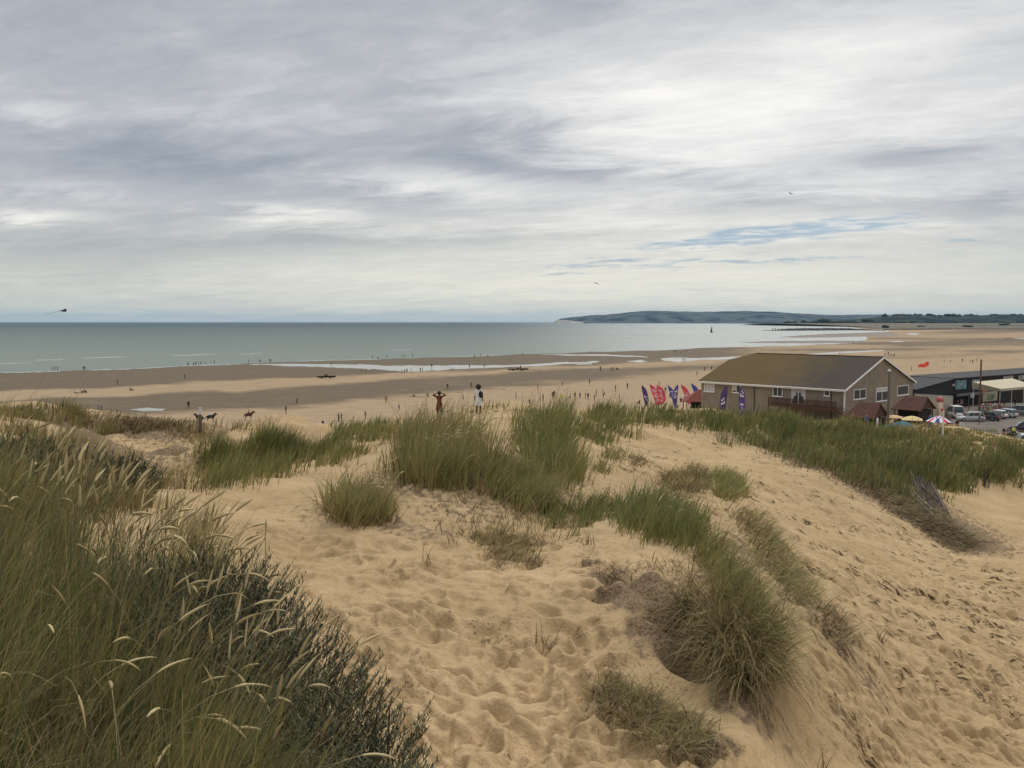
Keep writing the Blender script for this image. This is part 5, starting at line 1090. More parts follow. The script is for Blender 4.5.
# goods outside the shops
r = random.Random(12)
goods = [('postcard_rack', 'rack'), ('bucket_display', 'display'), ('inflatable_ring', 'beach toy')]
GC = [mat('toy_' + n, c, .6) for n, c in (('red', (.5, .06, .05)), ('yellow', (.6, .42, .08)), ('blue', (.08, .2, .5)), ('pink', (.6, .2, .3)), ('white', (.6, .6, .58)), ('lime', (.25, .45, .1)))]
for k in range(9):
    x = 983 + k * 2.6; y = 407.5; p = at(x, y, 163); b = newbm(); c = GC[k % 6]; n = 5
    e = empty('toy_stand', (p.x, p.y, 3.0)); e['label'] = ('first', 'second', 'third', 'fourth', 'fifth', 'sixth', 'seventh', 'eighth', 'ninth')[k] + ' stand of colourful beach goods from the left, behind the pale cars'; e['category'] = 'display stand'; e['group'] = 'stands of beach goods outside the shops'
    tube(b, [(0, 0, 0), (0, 0, 1.7)], .05, 5); box(b, -.3, .3, -.3, .3, 0, .05); bobj('stand', b, LAMPM, e)
    for j in range(6):
        b = newbm(); a = r.uniform(0, 6.3); hh = .35 + j * .25; px = math.cos(a) * .25; py = math.sin(a) * .25
        tube(b, [(px, py, hh - .12), (px, py, hh), (px, py, hh + .13)], [.12, .2, .15], 7); bobj('toy', b, GC[r.randrange(6)], e)
# ice cream cone shaped sign
p = at(940, 405, 131); g = float(hgt(p.x, p.y)); e = empty('cone_sign', (p.x, p.y, g)); tag(e, 'tall cream coloured column sign topped with a round red pink ball', 'sign'); H = at(940, 400, 131).z - g
b = newbm(); tube(b, [(0, 0, 0), (0, 0, .3), (0, 0, H * .55), (0, 0, H - .2)], [.34, .30, .34, .42], 12); bobj('column', b, mat('cone_cream', (.62, .47, .32), .6), e, True)
b = newbm(); bmesh.ops.create_icosphere(b, subdivisions=2, radius=.55, matrix=Matrix.Translation((0, 0, H + .05))); bobj('ball', b, mat('cone_red', (.42, .12, .11), .5), e, True)
b = newbm(); bmesh.ops.create_icosphere(b, subdivisions=2, radius=.38, matrix=Matrix.Translation((.25, -.1, H * .62))); bobj('lower_ball', b, bpy.data.materials['cone_red'], e, True)

# ------------------------------------------------------------------ car park and cars
ASPH = mat('sandy_asphalt', (.150, .125, .098), .95, .3, .4, bump=.005, bscale=30)
b = newbm(); vs = [b.verts.new(v) for v in ((70, 124, 3.03), (170, 124, 3.03), (170, 182, 3.03), (84, 182, 3.03), (71, 150, 3.03))]; b.faces.new(vs); tag(bobj('car_park', b, ASPH), kind='structure')
LINE = mat('worn_white_line', (.5, .48, .43), .9, .4, 2)
for k in range(9):
    b = newbm(); x = 80 + k * 2.7; box(b, x, x + .1, 152.5 + k * .9, 157 + k * .9, 3.034, 3.042); tag(bobj('parking_line', b, LINE), kind='structure')
TYRE = mat('tyre_rubber', (.02, .02, .02), .9); RIM = mat('alloy_rim', (.35, .35, .36), .35, .1, metal=.6); CGL = mat('car_glass', (.02, .024, .028), .08, .2, spec=.7)
TL = mat('tail_lamp_red', (.35, .02, .015), .3); HL = mat('head_lamp_clear', (.6, .62, .62), .2); PLY = mat('number_plate', (.6, .5, .12), .6); PLW = mat('front_plate', (.65, .65, .62), .6); TRIMB = mat('black_plastic_trim', (.025, .025, .026), .7)
def loft(bm, secs, mi=0, cap=True):
    """secs: list of rings of points"""
    R_ = [[bm.verts.new(p) for p in s] for s in secs]; n = len(R_[0])
    for a, c in zip(R_, R_[1:]):
        for k in range(n): bm.faces.new((a[k], a[(k + 1) % n], c[(k + 1) % n], c[k])).material_index = mi
    if cap: bm.faces.new(R_[0][::-1]).material_index = mi; bm.faces.new(R_[-1]).material_index = mi
def car(loc, rz, label, paint, L=4.3, Wd=1.78, H=1.55, kind='hatch', rough=.3):
    e = empty('parked_car', loc, rz); tag(e, label, 'car', 'cars parked behind the dunes')
    m = paint; hwid = Wd / 2; bl = .92 if kind != 'suv' else 1.05; gc = .22
    b = newbm()
    st = [(-L/2, .45, .62, .80), (-L/2 + .08, .33, bl - .08, .92), (-L/2 + .5, gc, bl + .02, .985), (-L * .25, gc, bl + .03, 1), (0, gc, bl, 1), (L * .2, gc, bl - .02, 1), (L/2 - .95, gc, bl - .10, .985), (L/2 - .35, gc, bl - .22, .94), (L/2 - .08, .30, bl - .32, .84), (L/2, .42, bl - .42, .72)]
    secs = []
    for x, zb, zt, wf in st:
        w = hwid * wf; secs.append([(x, -w * .92, zb), (x, -w, zb + (zt - zb) * .35), (x, -w * .985, zb + (zt - zb) * .7), (x, -w * .9, zt), (x, 0, zt + .035), (x, w * .9, zt), (x, w * .985, zb + (zt - zb) * .7), (x, w, zb + (zt - zb) * .35), (x, w * .92, zb)])
    loft(b, secs); body = bobj('body', b, m, e, True)
    rear = -L/2 + (.25 if kind != 'saloon' else .9); frt = L/2 - 1.15; tw = hwid * .76
    b = newbm(); g = []
    for x0, x1, z, w in ((rear, frt, bl - .03, hwid * .91), (rear + .10, frt - .28, bl + (H - bl) * .45, hwid * .86), (rear + .32, frt - .72, H - .09, tw)):
        g.append([(x0, -w, z), (x1, -w * .96, z), (x1, w * .96, z), (x0, w, z)])
    loft(b, g, 0, False); bobj('windows', b, CGL, e)
    b = newbm(); loft(b, [[(rear + .30, -tw - .01, H - .10), (frt - .70, -tw, H - .10), (frt - .70, tw, H - .10), (rear + .30, tw + .01, H - .10)], [(rear + .42, -tw * .93, H), (frt - .95, -tw * .9, H), (frt - .95, tw * .9, H), (rear + .42, tw * .93, H)]]); bobj('roof', b, m, e, False)
    b = newbm()
    for s in (-1, 1):
        for (xa, za, wa, xb, zb_, wb, t) in ((frt, bl - .02, .93, frt - .72, H - .09, .78, .05), (-.15 * L / 4.3, bl - .02, .925, -.2, H - .09, .785, .05), (rear + .75, bl - .02, .925, rear + .62, H - .09, .785, .09), (rear + .02, bl - .02, .92, rear + .32, H - .09, .78, .07)):
            tube(b, [(xa, s * hwid * wa, za), (xb, s * hwid * wb, zb_)], t * .7, 4)
    bobj('pillars', b, m, e)
    wr = .32 if kind != 'suv' else .37
    for x in (-L * .305, L * .31):
        for s in (-1, 1):
            b = newbm(); tube(b, [(x, s * (hwid - .22), wr), (x, s * (hwid - .04), wr), (x, s * (hwid + .012), wr)], [wr, wr, wr * .93], 16); w_ = bobj('wheel', b, TYRE, e, False)
            b = newbm(); tube(b, [(x, s * (hwid + .013), wr), (x, s * (hwid + .03), wr)], [wr * .68, wr * .5], 10); bobj('rim', b, RIM, w_)
    for s in (-1, 1):
        b = newbm(); box(b, L/2 - .30, L/2 - .02, s * hwid * .60 - .16, s * hwid * .60 + .16, bl - .42, bl - .27); bobj('headlight', b, HL, e)
        b = newbm(); box(b, -L/2 - .005, -L/2 + .16, s * hwid * .76 - .11, s * hwid * .76 + .11, bl - .32, bl + .02); bobj('tail_light', b, TL, e)
        b = newbm(); box(b, frt - .45, frt - .28, s * (hwid + .02) - .09 * (s < 0) , s * (hwid + .02) + .09 * (s > 0), bl + .02, bl + .15); bobj('wing_mirror', b, m, e)
    b = newbm(); box(b, -L/2 - .02, -L/2 + .02, -.26, .26, .52, .63); bobj('rear_plate', b, PLY, e)
    b = newbm(); box(b, L/2 - .02, L/2 + .02, -.26, .26, .40, .51); bobj('front_plate', b, PLW, e)
    b = newbm(); box(b, -L/2 - .01, -L/2 + .2, -hwid * .8, hwid * .8, .28, .42); bobj('bumper', b, TRIMB, e)
    return e
def paint(n, c, r=.35): m = mat(n, c, r, .04, 1, spec=.5); return m
SIL = paint('silver_paint', (.42, .42, .41)); DKP = paint('charcoal_paint', (.03, .032, .038)); WHP = paint('white_paint', (.62, .62, .60)); LBP = paint('pale_blue_paint', (.36, .42, .45)); PUP = paint('aubergine_paint', (.05, .035, .06)); GYP = paint('grey_green_paint', (.12, .13, .125))
def carpos(px, py): return onz(px, py, 3.04)
yaw = math.atan2(-U.y, -U.x)
def put(px, py, rz, *a, **k): p = carpos(px, py); return car((p.x, p.y, 3.04), rz, *a, **k)
put(970.5, 421, R(172), 'silver estate car seen from the side nearest the shops', SIL, 4.4, 1.78, 1.6)
put(988, 420, R(118), 'dark charcoal car with red tail lights right behind the silver one', DKP, 4.3)
put(995, 418, R(118), 'white hatchback between the charcoal and the pale blue cars', WHP, 4.1, 1.75, 1.5)
put(1004.5, 417, R(118), 'pale blue grey car right of the white hatchback', LBP, 4.4)
put(1018, 415.5, R(150), 'tall dark grey off-road car at the right edge of the row', GYP, 4.7, 1.9, 1.9, 'suv')
put(954, 417.5, R(85), 'white van partly behind the cream column sign', WHP, 4.6, 1.85, 2.2, 'suv')
put(1024, 431, R(160), 'dark aubergine car cut off by the right picture edge', PUP, 4.5)
put(984, 442.5, R(172), 'dark purple car half hidden behind the dune grass', PUP, 4.4, 1.78, 1.5)
put(1023, 445, R(168), 'white car half hidden behind the grass at the right edge', WHP, 4.3)

# broken chestnut fence and posts on the dune
FW = mat('grey_weathered_wood', (.20, .165, .125), .9, .3, 5, stretch=(1, 1, 1)); DW = mat('dark_weathered_wood', (.07, .052, .038), .9, .3, 5)
def pts3(l, up=0.0):
    X, Y, Z = hit([q[0] for q in l], [q[1] for q in l]); return [Vector((float(a), float(b_), float(c) + up)) for a, b_, c in zip(X, Y, Z)]
bf = empty('broken_fence', (0, 0, 0)); tag(bf, 'collapsed grey paling fence sliding down the steep sand bank', 'fence')
for k, (a, c) in enumerate((((911, 499), (950, 536)), ((913, 497), (953, 533)), ((922, 492), (946, 512)))):
    q = pts3([a, c], .12); b = newbm(); tube(b, [q[0] + Vector((0, 0, .1)), (q[0] + q[1]) / 2 + Vector((0, 0, .08)), q[1]], [.05, .05, .04], 6); bobj('rail', b, FW if k < 2 else DW, bf)
r = random.Random(3)
for k in range(26):
    f = k / 25; x0 = 908 + 22 * f + r.uniform(-3, 3); y0 = 466 + 18 * f + r.uniform(-3, 3); x1 = 916 + 38 * f + r.uniform(-2, 2); y1 = 497 + 30 * f + r.uniform(-5, 5)
    q = pts3([(x0, y0), (x1, y1)], .08); 
    if any(v != v for w in q for v in w): continue
    m_ = (q[0] + q[1]) / 2 + Vector((0, -.08, .06)); b = newbm(); tube(b, [q[0], m_, q[1]], [.025, .022, .016], 5); bobj('pale', b, FW if r.random() < .25 else DW, bf)
for k, (x, y, hh, lab) in enumerate(((984.2, 486.5, .95, 'taller dark wooden stump standing at the foot of the grass bank'), (988, 482, .75, 'shorter dark wooden stump beside the taller one'))):
    q = pts3([(x, y)])[0]; b = newbm(); tube(b, [(0, 0, -.2), (.02, 0, hh * .5), (.05, 0, hh)], [.07, .06, .05], 7); o = bobj('fence_post', b, DW); o.location = q; tag(o, lab, 'post', 'old fence stumps')
q = pts3([(200.6, 433.5)])[0]; Hh = 26 / F * q.y; e = empty('marker_post', q); tag(e, 'wooden marker post with a white top on the low dune', 'post')
b = newbm(); tube(b, [(0, 0, -.3), (0, 0, Hh - .35)], [.085, .08], 8); bobj('post', b, mat('post_brown', (.13, .10, .075), .9), e)
b = newbm(); box(b, -.09, .09, -.04, .04, Hh - .349, Hh - .1); tube(b, [(0, 0, Hh - .1), (0, 0, Hh)], [.05, .08], 6); bobj('white_cap', b, LAMPW, e)
# ------------------------------------------------------------------ people and animals
def skin(verts, edges, radii, sub=1, root=0):
    me = bpy.data.meshes.new('t'); me.from_pydata([tuple(v) for v in verts], edges, []); o = bpy.data.objects.new('t', me); C.objects.link(o)
    m = o.modifiers.new('s', 'SKIN'); m.use_smooth_shade = True
    for i, r in enumerate(radii):
        sv = me.skin_vertices[0].data[i]; sv.radius = r if isinstance(r, tuple) else (r, r); sv.use_root = (i == root)
    if sub: s = o.modifiers.new('d', 'SUBSURF'); s.levels = sub; s.render_levels = sub
    dg = bpy.context.evaluated_depsgraph_get(); dg.update(); ev = o.evaluated_get(dg); out = bpy.data.meshes.new_from_object(ev); bpy.data.objects.remove(o); bpy.data.meshes.remove(me)
    for p in out.polygons: p.use_smooth = True
    return out
def person_skel(pose):
    J = dict(pelvis=(0, 0, .93), waist=(0, 0, 1.08), chest=(0, .0, 1.30), neck=(0, 0, 1.46), head0=(0, .01, 1.55), head1=(0, .015, 1.66),
             hl=(-.095, 0, .88), kl=(-.10, .01, .49), al=(-.10, -.01, .09), tl=(-.11, .14, .035), hr=(.095, 0, .88), kr=(.10, .01, .49), ar=(.10, -.01, .09), tr=(.11, .14, .035),
             sl=(-.18, 0, 1.39), el=(-.23, -.02, 1.12), wl=(-.23, .05, .87), fl=(-.225, .07, .78), sr=(.18, 0, 1.39), er=(.23, -.02, 1.12), wr=(.23, .05, .87), fr=(.225, .07, .78))
    J = {k: Vector(v) for k, v in J.items()}
    if pose == 'walk':
        J['kl'] = Vector((-.1, .16, .50)); J['al'] = Vector((-.1, .24, .12)); J['tl'] = Vector((-.1, .38, .08)); J['kr'] = Vector((.1, -.04, .50)); J['ar'] = Vector((.1, -.26, .13)); J['tr'] = Vector((.1, -.14, .04)); J['wl'] = Vector((-.24, -.12, .90)); J['fl'] = Vector((-.24, -.12, .81)); J['wr'] = Vector((.24, .2, .95)); J['fr'] = Vector((.24, .24, .87))
    if pose == 'bend':
        for k in ('waist', 'chest', 'neck', 'head0', 'head1', 'sl', 'sr'): v = J[k]; a = R(55); dz = v.z - .93; J[k] = Vector((v.x, v.y + dz * math.sin(a), .93 + dz * math.cos(a)))
        for s, x in (('l', -.2), ('r', .2)): J['e' + s] = Vector((x, .42, .92)); J['w' + s] = Vector((x * .8, .5, .70)); J['f' + s] = Vector((x * .8, .53, .62))
    if pose == 'hands_head':
        for s, x in (('l', -1), ('r', 1)): J['s' + s] = Vector((.185 * x, 0, 1.42)); J['e' + s] = Vector((.40 * x, .02, 1.50)); J['w' + s] = Vector((.15 * x, -.10, 1.60)); J['f' + s] = Vector((.07 * x, -.12, 1.60))
    if pose == 'wave':
        J['er'] = Vector((.38, 0, 1.52)); J['wr'] = Vector((.42, .05, 1.76)); J['fr'] = Vector((.42, .07, 1.85)); J['el'] = Vector((-.30, .02, 1.16)); J['wl'] = Vector((-.36, .1, .95)); J['fl'] = Vector((-.37, .12, .87))
    if pose in ('sit', 'ride'):
        dz = -.80 if pose == 'sit' else 0
        for k in ('pelvis', 'waist', 'chest', 'neck', 'head0', 'head1', 'sl', 'sr', 'hl', 'hr'): J[k].z += dz
        if pose == 'sit':
            for s, x in (('l', -1), ('r', 1)): J['k' + s] = Vector((.16 * x, .38, .42)); J['a' + s] = Vector((.15 * x, .58, .09)); J['t' + s] = Vector((.16 * x, .72, .05)); J['e' + s] = Vector((.27 * x, .1, .40)); J['w' + s] = Vector((.18 * x, .32, .42)); J['f' + s] = Vector((.15 * x, .38, .44))
        else:
            for s, x in (('l', -1), ('r', 1)): J['h' + s] = Vector((.12 * x, 0, .9)); J['k' + s] = Vector((.36 * x, .22, .72)); J['a' + s] = Vector((.38 * x, .08, .32)); J['t' + s] = Vector((.40 * x, .22, .28)); J['w' + s] = Vector((.12 * x, .34, 1.05)); J['f' + s] = Vector((.08 * x, .40, 1.05)); J['e' + s] = Vector((.24 * x, .1, 1.12))
    if pose == 'lie':
        for k, v in list(J.items()): J[k] = Vector((v.x, v.z - .9, .14 + v.y * .6 + (.25 if k in ('head1', 'head0') else .1 if k in ('neck', 'chest') else 0)))
    N_ = list(J); E = [('pelvis', 'waist'), ('waist', 'chest'), ('chest', 'neck'), ('neck', 'head0'), ('head0', 'head1')]
    for s in 'lr': E += [('pelvis', 'h' + s), ('h' + s, 'k' + s), ('k' + s, 'a' + s), ('a' + s, 't' + s), ('chest', 's' + s), ('s' + s, 'e' + s), ('e' + s, 'w' + s), ('w' + s, 'f' + s)]
    rad = dict(pelvis=(.155, .11), waist=(.135, .10), chest=(.165, .115), neck=(.058, .06), head0=(.075, .085), head1=(.085, .10))
    for s in 'lr': rad.update({'h' + s: .095, 'k' + s: .062, 'a' + s: .042, 't' + s: .035, 's' + s: .062, 'e' + s: .042, 'w' + s: .030, 'f' + s: .034})
    return J, N_, E, [rad[k] for k in N_]
SKINM = mat('skin_tone', (.36, .20, .13), .6, .1); SKIND = mat('dark_skin_tone', (.10, .055, .035), .6, .1); HAIRM = mat('dark_hair', (.022, .017, .013), .8)
CL = {k: mat('cloth_' + k, c, .85, .15, 4) for k, c in dict(black=(.018, .018, .02), navy=(.03, .04, .08), red=(.22, .025, .03), maroon=(.11, .014, .018), white=(.66, .65, .63), grey=(.16, .155, .15), blue=(.05, .10, .22), khaki=(.17, .14, .09), pink=(.42, .16, .17), hivis=(.55, .62, .06), orange=(.55, .24, .07), denim=(.07, .09, .14)).items()}
CACHE = {}
def zone(a, b_):
    if a in ('neck', 'head0', 'head1') and b_ in ('head0', 'head1'): return 'head'
    if b_[0] == 'f': return 'hand'
    if a[0] == 'e' or b_[0] == 'w': return 'fore'
    if b_[0] in 'se' and len(b_) == 2 or b_ in ('waist', 'chest', 'neck'): return 'top'
    if b_[0] == 't' and len(b_) == 2: return 'shoe'
    if b_[0] == 'a' and len(b_) == 2: return 'shin'
    return 'leg'
def person_mesh(pose, top, leg, short=False, skinm=None, sub=1, hair=True):
    key = (pose, top, leg, short, sub, skinm.name if skinm else ''); 
    if key in CACHE: return CACHE[key]
    J, N_, E, rad = person_skel(pose); me = skin([J[k] for k in N_], [(N_.index(a), N_.index(c)) for a, c in E], rad, sub)
    sk = skinm or SKINM; mats = [sk, CL[top], CL[leg], HAIRM]
    for m in mats: me.materials.append(m)
    hd = J['head1'] - J['head0']; hc = (J['head0'] + J['head1']) / 2
    for p in me.polygons:
        c = p.center; best = 9; bz = 'top'
        for a, b_ in E:
            A_ = J[a]; B_ = J[b_]; ab = B_ - A_; t = max(0, min(1, (c - A_).dot(ab) / ab.length_squared)); d = (c - A_ - ab * t).length
            if b_ in ('waist', 'chest', 'pelvis'): d -= .09
            if d < best: best = d; bz = zone(a, b_)
        i = {'head': 0, 'hand': 0, 'fore': 0 if short else 1, 'top': 1, 'leg': 2, 'shin': 0 if short else 2, 'shoe': 3}[bz]
        if bz == 'head' and hair and ((c - hc).dot(hd.normalized()) > .035 or (c.y < hc.y - .02 and (c - hc).dot(hd.normalized()) > -.05)): i = 3
        p.material_index = i
    CACHE[key] = me; return me
def add_person(x, y, z, rz, pose, top, leg, short, label, group, s=1.0, skinm=None, name='person'):
    me = person_mesh(pose, top, leg, short, skinm); o = bpy.data.objects.new(name, me); C.objects.link(o); o.location = (x, y, z); o.rotation_euler = (0, 0, rz); o.scale = (s, s, s)
    tag(o, label, 'person', group); return o
ORD = ['first', 'second', 'third', 'fourth', 'fifth', 'sixth', 'seventh', 'eighth', 'ninth', 'tenth', 'eleventh', 'twelfth', 'thirteenth', 'fourteenth', 'fifteenth', 'sixteenth']
rp = random.Random(99)
def crowd(group, where, items, z=None, d=None):
    """items = (px, feet py, pose, top, leg, scale); each is placed on the sand its feet touch"""
    n = len(items); items = sorted(items)
    for i, it in enumerate(items):
        px, py, pose, top, leg = it[:5]; s = it[5] if len(it) > 5 else 1.0
        if d: X, Y, Z = (float(v[0]) for v in hit([px], [py]))
        else: p = onz(px, py, z or .01); X, Y, Z = p
        verb = {'sit': 'sitting', 'walk': 'walking', 'lie': 'lying', 'bend': 'bending', 'stand': 'standing', 'wave': 'with an arm up'}[pose]
        who = 'person' if s > .85 else 'child'
        lab = (f'{who} in {top} {verb} {where}' if n == 1 else f'{who} in {top} {verb} {where}, {ORD[i]} of {n} from left' if n > 2 else f'{("left", "right")[i]} {who} in {top} of the pair {where}')
        add_person(X, Y, Z, rp.uniform(0, 6.28), pose, top, leg, rp.random() < .5, lab, group if n > 1 else None, s * rp.uniform(.95, 1.05) * 1.12)
BK = 'black'; NV = 'navy'; WH = 'white'; RD = 'red'; GY = 'grey'; BL = 'blue'; ST = 'stand'; WK = 'walk'; KH = 'khaki'
crowd('three waders at the left shoreline', 'at the left shoreline', [(52.3,370.6,ST,BK,BK), (55.0,370.4,WK,NV,BK), (57.6,370.6,ST,BK,NV)])
crowd('pair at the left water edge', 'at the water edge further right', [(83.3,370.4,ST,BK,BK), (84.9,370.6,ST,NV,BK)])
crowd(None, 'alone on the wet sand with a thin pole', [(117.6,385.2,ST,BK,BK)])
crowd('group sitting on dry sand at left', 'on the dry sand at the left', [(75.8,393.2,'sit',WH,BK), (77.5,393.3,'lie',BK,GY), (81.4,393.3,'sit',BK,NV), (84.3,392.6,'sit',NV,BK,1.1), (85.6,393,'sit',RD,BK)])
crowd('pair sitting near the first wet band', 'sitting near the first wet band', [(130.2,390.6,'sit',BK,BK), (133.2,390.6,'sit',WH,GY)])
crowd('row of bathers at the waterline', 'in the row at the waterline', [(188,366.4,ST,BK,NV), (193.8,365.9,ST,GY,BK), (196,365.8,WK,BK,BK), (198.7,365.6,ST,NV,BK), (201,365.4,ST,BK,BK), (205.6,364.8,ST,NV,GY), (210.5,364.3,ST,BK,BK), (214.5,364.1,WK,BK,BK)])
crowd('waders beyond the channel', 'wading beyond the bathers row', [(248.5,363.3,ST,GY,GY), (260,362.9,ST,BK,BK), (269.6,362.4,ST,BK,BK,1.15), (271,362.6,ST,NV,BK)])
crowd(None, 'alone on the wet sand above the post', [(184.6,379.4,ST,BK,BK)])
crowd(None, 'alone left of the marker post', [(188.5,408.6,ST,'maroon',BK)])
crowd('pair seen over the low dune at left', 'just behind the left dune hump', [(98.3,412.5,ST,NV,BK), (101.5,413,WK,GY,BK)])
crowd(None, 'sitting below the marker post on the sand', [(219.4,429.0,'sit',RD,BK)])
crowd('family with a rug on the sand', 'on the dark rug', [(272,431.5,'sit',BK,BK), (274.8,431.8,'sit','khaki',BK), (277.2,431.6,'sit',BK,NV)])
crowd('adult and child by the path', 'walking below the green grass band', [(316.2,430.0,ST,'pink',WH,.8), (323,431.0,WK,NV,BK,1.15)])
crowd('pair strolling above the crest grass', 'strolling beyond the crest grass', [(338.6,421.8,ST,KH,BK), (341.4,421.6,ST,BK,NV)])
crowd('pale figures near the crest grass', 'behind the left crest grass', [(353.6,420.5,ST,WH,GY,.9), (365.4,418.6,'wave',GY,KH,.9)])
crowd(None, 'by the channel with an orange board', [(361.8,373.8,'bend','orange','orange')])
crowd('pair by the channel', 'by the shallow channel', [(365.8,373.6,ST,BK,BK), (371.2,373.4,ST,BK,GY)])
crowd('waders in front of the sea, centre left', 'in the shallows centre left', [(331,366.2,ST,GY,GY), (372.4,359.0,ST,BK,BK), (377.8,358.6,'sit',BK,BK,1.3), (387,358.2,ST,GY,GY), (402.3,357.5,ST,BK,BK), (404.6,357.4,ST,NV,BK), (412.4,357.1,ST,GY,BK)])
crowd('walkers on the centre wet sand', 'along the channel at centre', [(401.6,373.9,ST,GY,BK), (404.5,373.8,ST,BK,BK), (407,373.4,ST,BK,BK), (411.2,373.2,ST,BK,NV), (420.4,372.2,ST,BK,BK), (422.4,371.9,WK,GY,BK), (431.6,367.8,ST,BK,BK), (451.4,370.8,'bend',KH,BK), (469.6,368.4,ST,GY,BK), (484.2,368,ST,BK,GY)])
crowd('waders in front of the sea, centre', 'in the shallows at centre', [(474.4,358.2,ST,BK,BK), (480.4,356.4,ST,NV,BK), (487.6,356.8,'sit',GY,BK,1.2), (522.4,355.8,ST,BK,BK)])
crowd(None, 'on the second wet band above the man', [(447.6,389.6,ST,NV,GY)])
crowd(None, 'standing right of centre on wet sand', [(471.4,387.6,ST,KH,GY)])
crowd('pair sitting left of the man on the crest', 'sitting beyond the man on the crest', [(414.4,396.8,'sit',KH,BK), (427.2,396.8,'sit',BK,BK)])
crowd(None, 'walking right of the woman in white', [(553.6,398.6,WK,RD,BK)])
crowd(None, 'half hidden behind the dark green tussocks', [(529.6,406.5,ST,KH,BK)])
crowd('beach game players', 'in the beach game', [(552.6,398.8,ST,BK,BK), (554.3,397.4,ST,BK,RD), (562.3,399.6,'bend','hivis','hivis'), (570,399.2,'bend',WH,BK), (575,399.2,ST,BK,RD), (580,399.2,ST,GY,BK), (585.4,398.9,ST,BK,BK), (588,399.6,ST,BK,BK), (594.3,399.6,ST,WH,BK), (596.4,396.4,ST,BK,GY)])
crowd('two near the game line', 'right of the beach game', [(602.8,392.8,ST,WH,BK), (603.2,397.6,'bend',BK,BK)])
crowd('scattered strollers at centre right', 'on the dry sand at centre right', [(562.6,386.2,ST,KH,GY,.8), (589.6,384.6,ST,'maroon',BK), (615.4,391.6,ST,RD,GY), (619.6,401.2,ST,'pink',KH), (627.5,389.4,ST,BK,BK,1.15)])
crowd('people left of the flags', 'left of the leftmost flag', [(628.4,401.0,'bend',WH,WH), (639.6,404,'sit',BK,BK,1.2)])
crowd('walkers upper centre right', 'walking on the upper dry sand', [(600.4,371.2,WK,BK,BK,1.15), (611.6,371,ST,BK,GY), (613.8,371.2,ST,BK,BK), (616.6,369.8,'sit',BK,BK,1.3)])
crowd('pair by the bright pools', 'beside the bright pool', [(683,361.8,ST,BK,BK,1.15), (685.6,361.8,ST,BK,NV,1.1)])
crowd('distant group near the water', 'far off near the water', [(674.4,352.8,ST,BK,BK), (676,353,ST,BK,BK), (680.6,353.4,'bend',BK,BK), (686,352.8,ST,BK,BK,1.2)])
crowd('three above the cafe roof end', 'above the left roof end', [(697,375.6,ST,'maroon',BK), (704.6,371,ST,BK,BK), (711.6,370.4,ST,BK,RD)])
crowd('people behind the red flags', 'behind the red flags', [(659.2,387,ST,BK,BK), (662,393.6,ST,GY,BK), (665.4,393.6,ST,BK,GY), (671,397.4,'sit',BK,BK,1.4)])
crowd('people at the red roofed hut', 'beside the rust red roof', [(680.8,402,'sit',BK,RD,1.3), (684.6,401.4,ST,WH,KH), (691.4,408.4,ST,BK,BK), (677.4,409,'sit',BK,GY,1.2)])
crowd('walkers above the ridge end', 'above the right end of the ridge', [(885.2,356,ST,BK,BK), (888.2,355.6,ST,BK,BK,1.2), (891,356,ST,BK,NV), (894.4,355.8,'sit',BK,BK,1.5)])
crowd('pair over the roof middle', 'over the middle of the roof', [(839.8,354.6,ST,GY,BK), (842.4,354.6,ST,BK,BK)])
crowd(None, 'in black between the gable and the flag', [(911.3,371.2,ST,BK,BK,1.1)])
crowd('strollers right of the orange flag', 'right of the orange flag', [(944,363,ST,BK,GY), (950.4,362.6,ST,KH,GY,.8), (962.4,362.2,ST,BK,BK), (970.2,363,ST,GY,BK,.8), (972.6,363.4,ST,BK,GY), (976.6,361.2,ST,'pink',GY)])
crowd(None, 'far out on the sand near the right edge', [(1008,349.2,ST,GY,BK)])
crowd(None, 'in dark clothes right of the craft on the beach', [(1010.6,374.6,ST,'maroon',BK)])
crowd('tiny far walkers on the right flats', 'far away on the right flats', [(849,343.7,ST,BK,BK,1.2), (852.6,344,ST,BK,BK), (860.6,342.1,ST,'pink',BK,1.2), (862.8,342,ST,BK,BK), (865.2,341.8,ST,BK,BK)])
crowd('tiny walkers at the far right', 'tiny by the far right pools', [(1004.6,339.4,ST,GY,GY,1.2), (1008,339.3,ST,BK,BK,1.3), (1011.4,339.2,ST,BK,BK,1.3), (1015,339.4,ST,GY,BK)])
crowd('strollers along the lower dry sand', 'on the dry sand before the crest', [(286,414,ST,BK,GY), (297,405,WK,KH,BK), (386,403,ST,'pink',KH), (399,410.5,ST,WH,BL), (463,401,WK,BL,KH), (516,399,ST,GY,BK), (538,391,ST,BK,BK), (543,401.5,ST,RD,BK)])
crowd(None, 'at the tip of the long sand bar', [(744.8,347.4,ST,BK,GY)])
crowd(None, 'alone in the water below the groyne', [(800.6,336.2,ST,'pink',GY,1.2)])
crowd('sitters left of the shop roof', 'sitting above the sloping black roof', [(914.4,381.4,'sit',BK,BK), (924,380.6,'sit',RD,BK), (931.2,378.2,'sit','pink',BK), (937.4,376,'sit',BK,BK), (941.8,376,'sit',BK,NV), (947,379.6,'sit',BK,BK), (951.2,378.9,'sit','maroon',BK), (955.6,375.4,'sit',BK,BK), (960.4,375.2,'sit',BK,BK), (966,378,'sit','maroon',BK)])
crowd('people beside the car park', 'beside the car park edge', [(957,432.5,ST,BK,NV,1.05), (960.2,433.5,ST,WH,WH,1.0), (963.4,434,ST,WH,BK,1.0), (947.6,428,ST,'maroon',BK,1.05), (950.0,427,ST,KH,BK)], z=3.04)
crowd(None, 'beside the rear of the silver car', [(979.2,424.4,ST,KH,GY)], z=3.04)
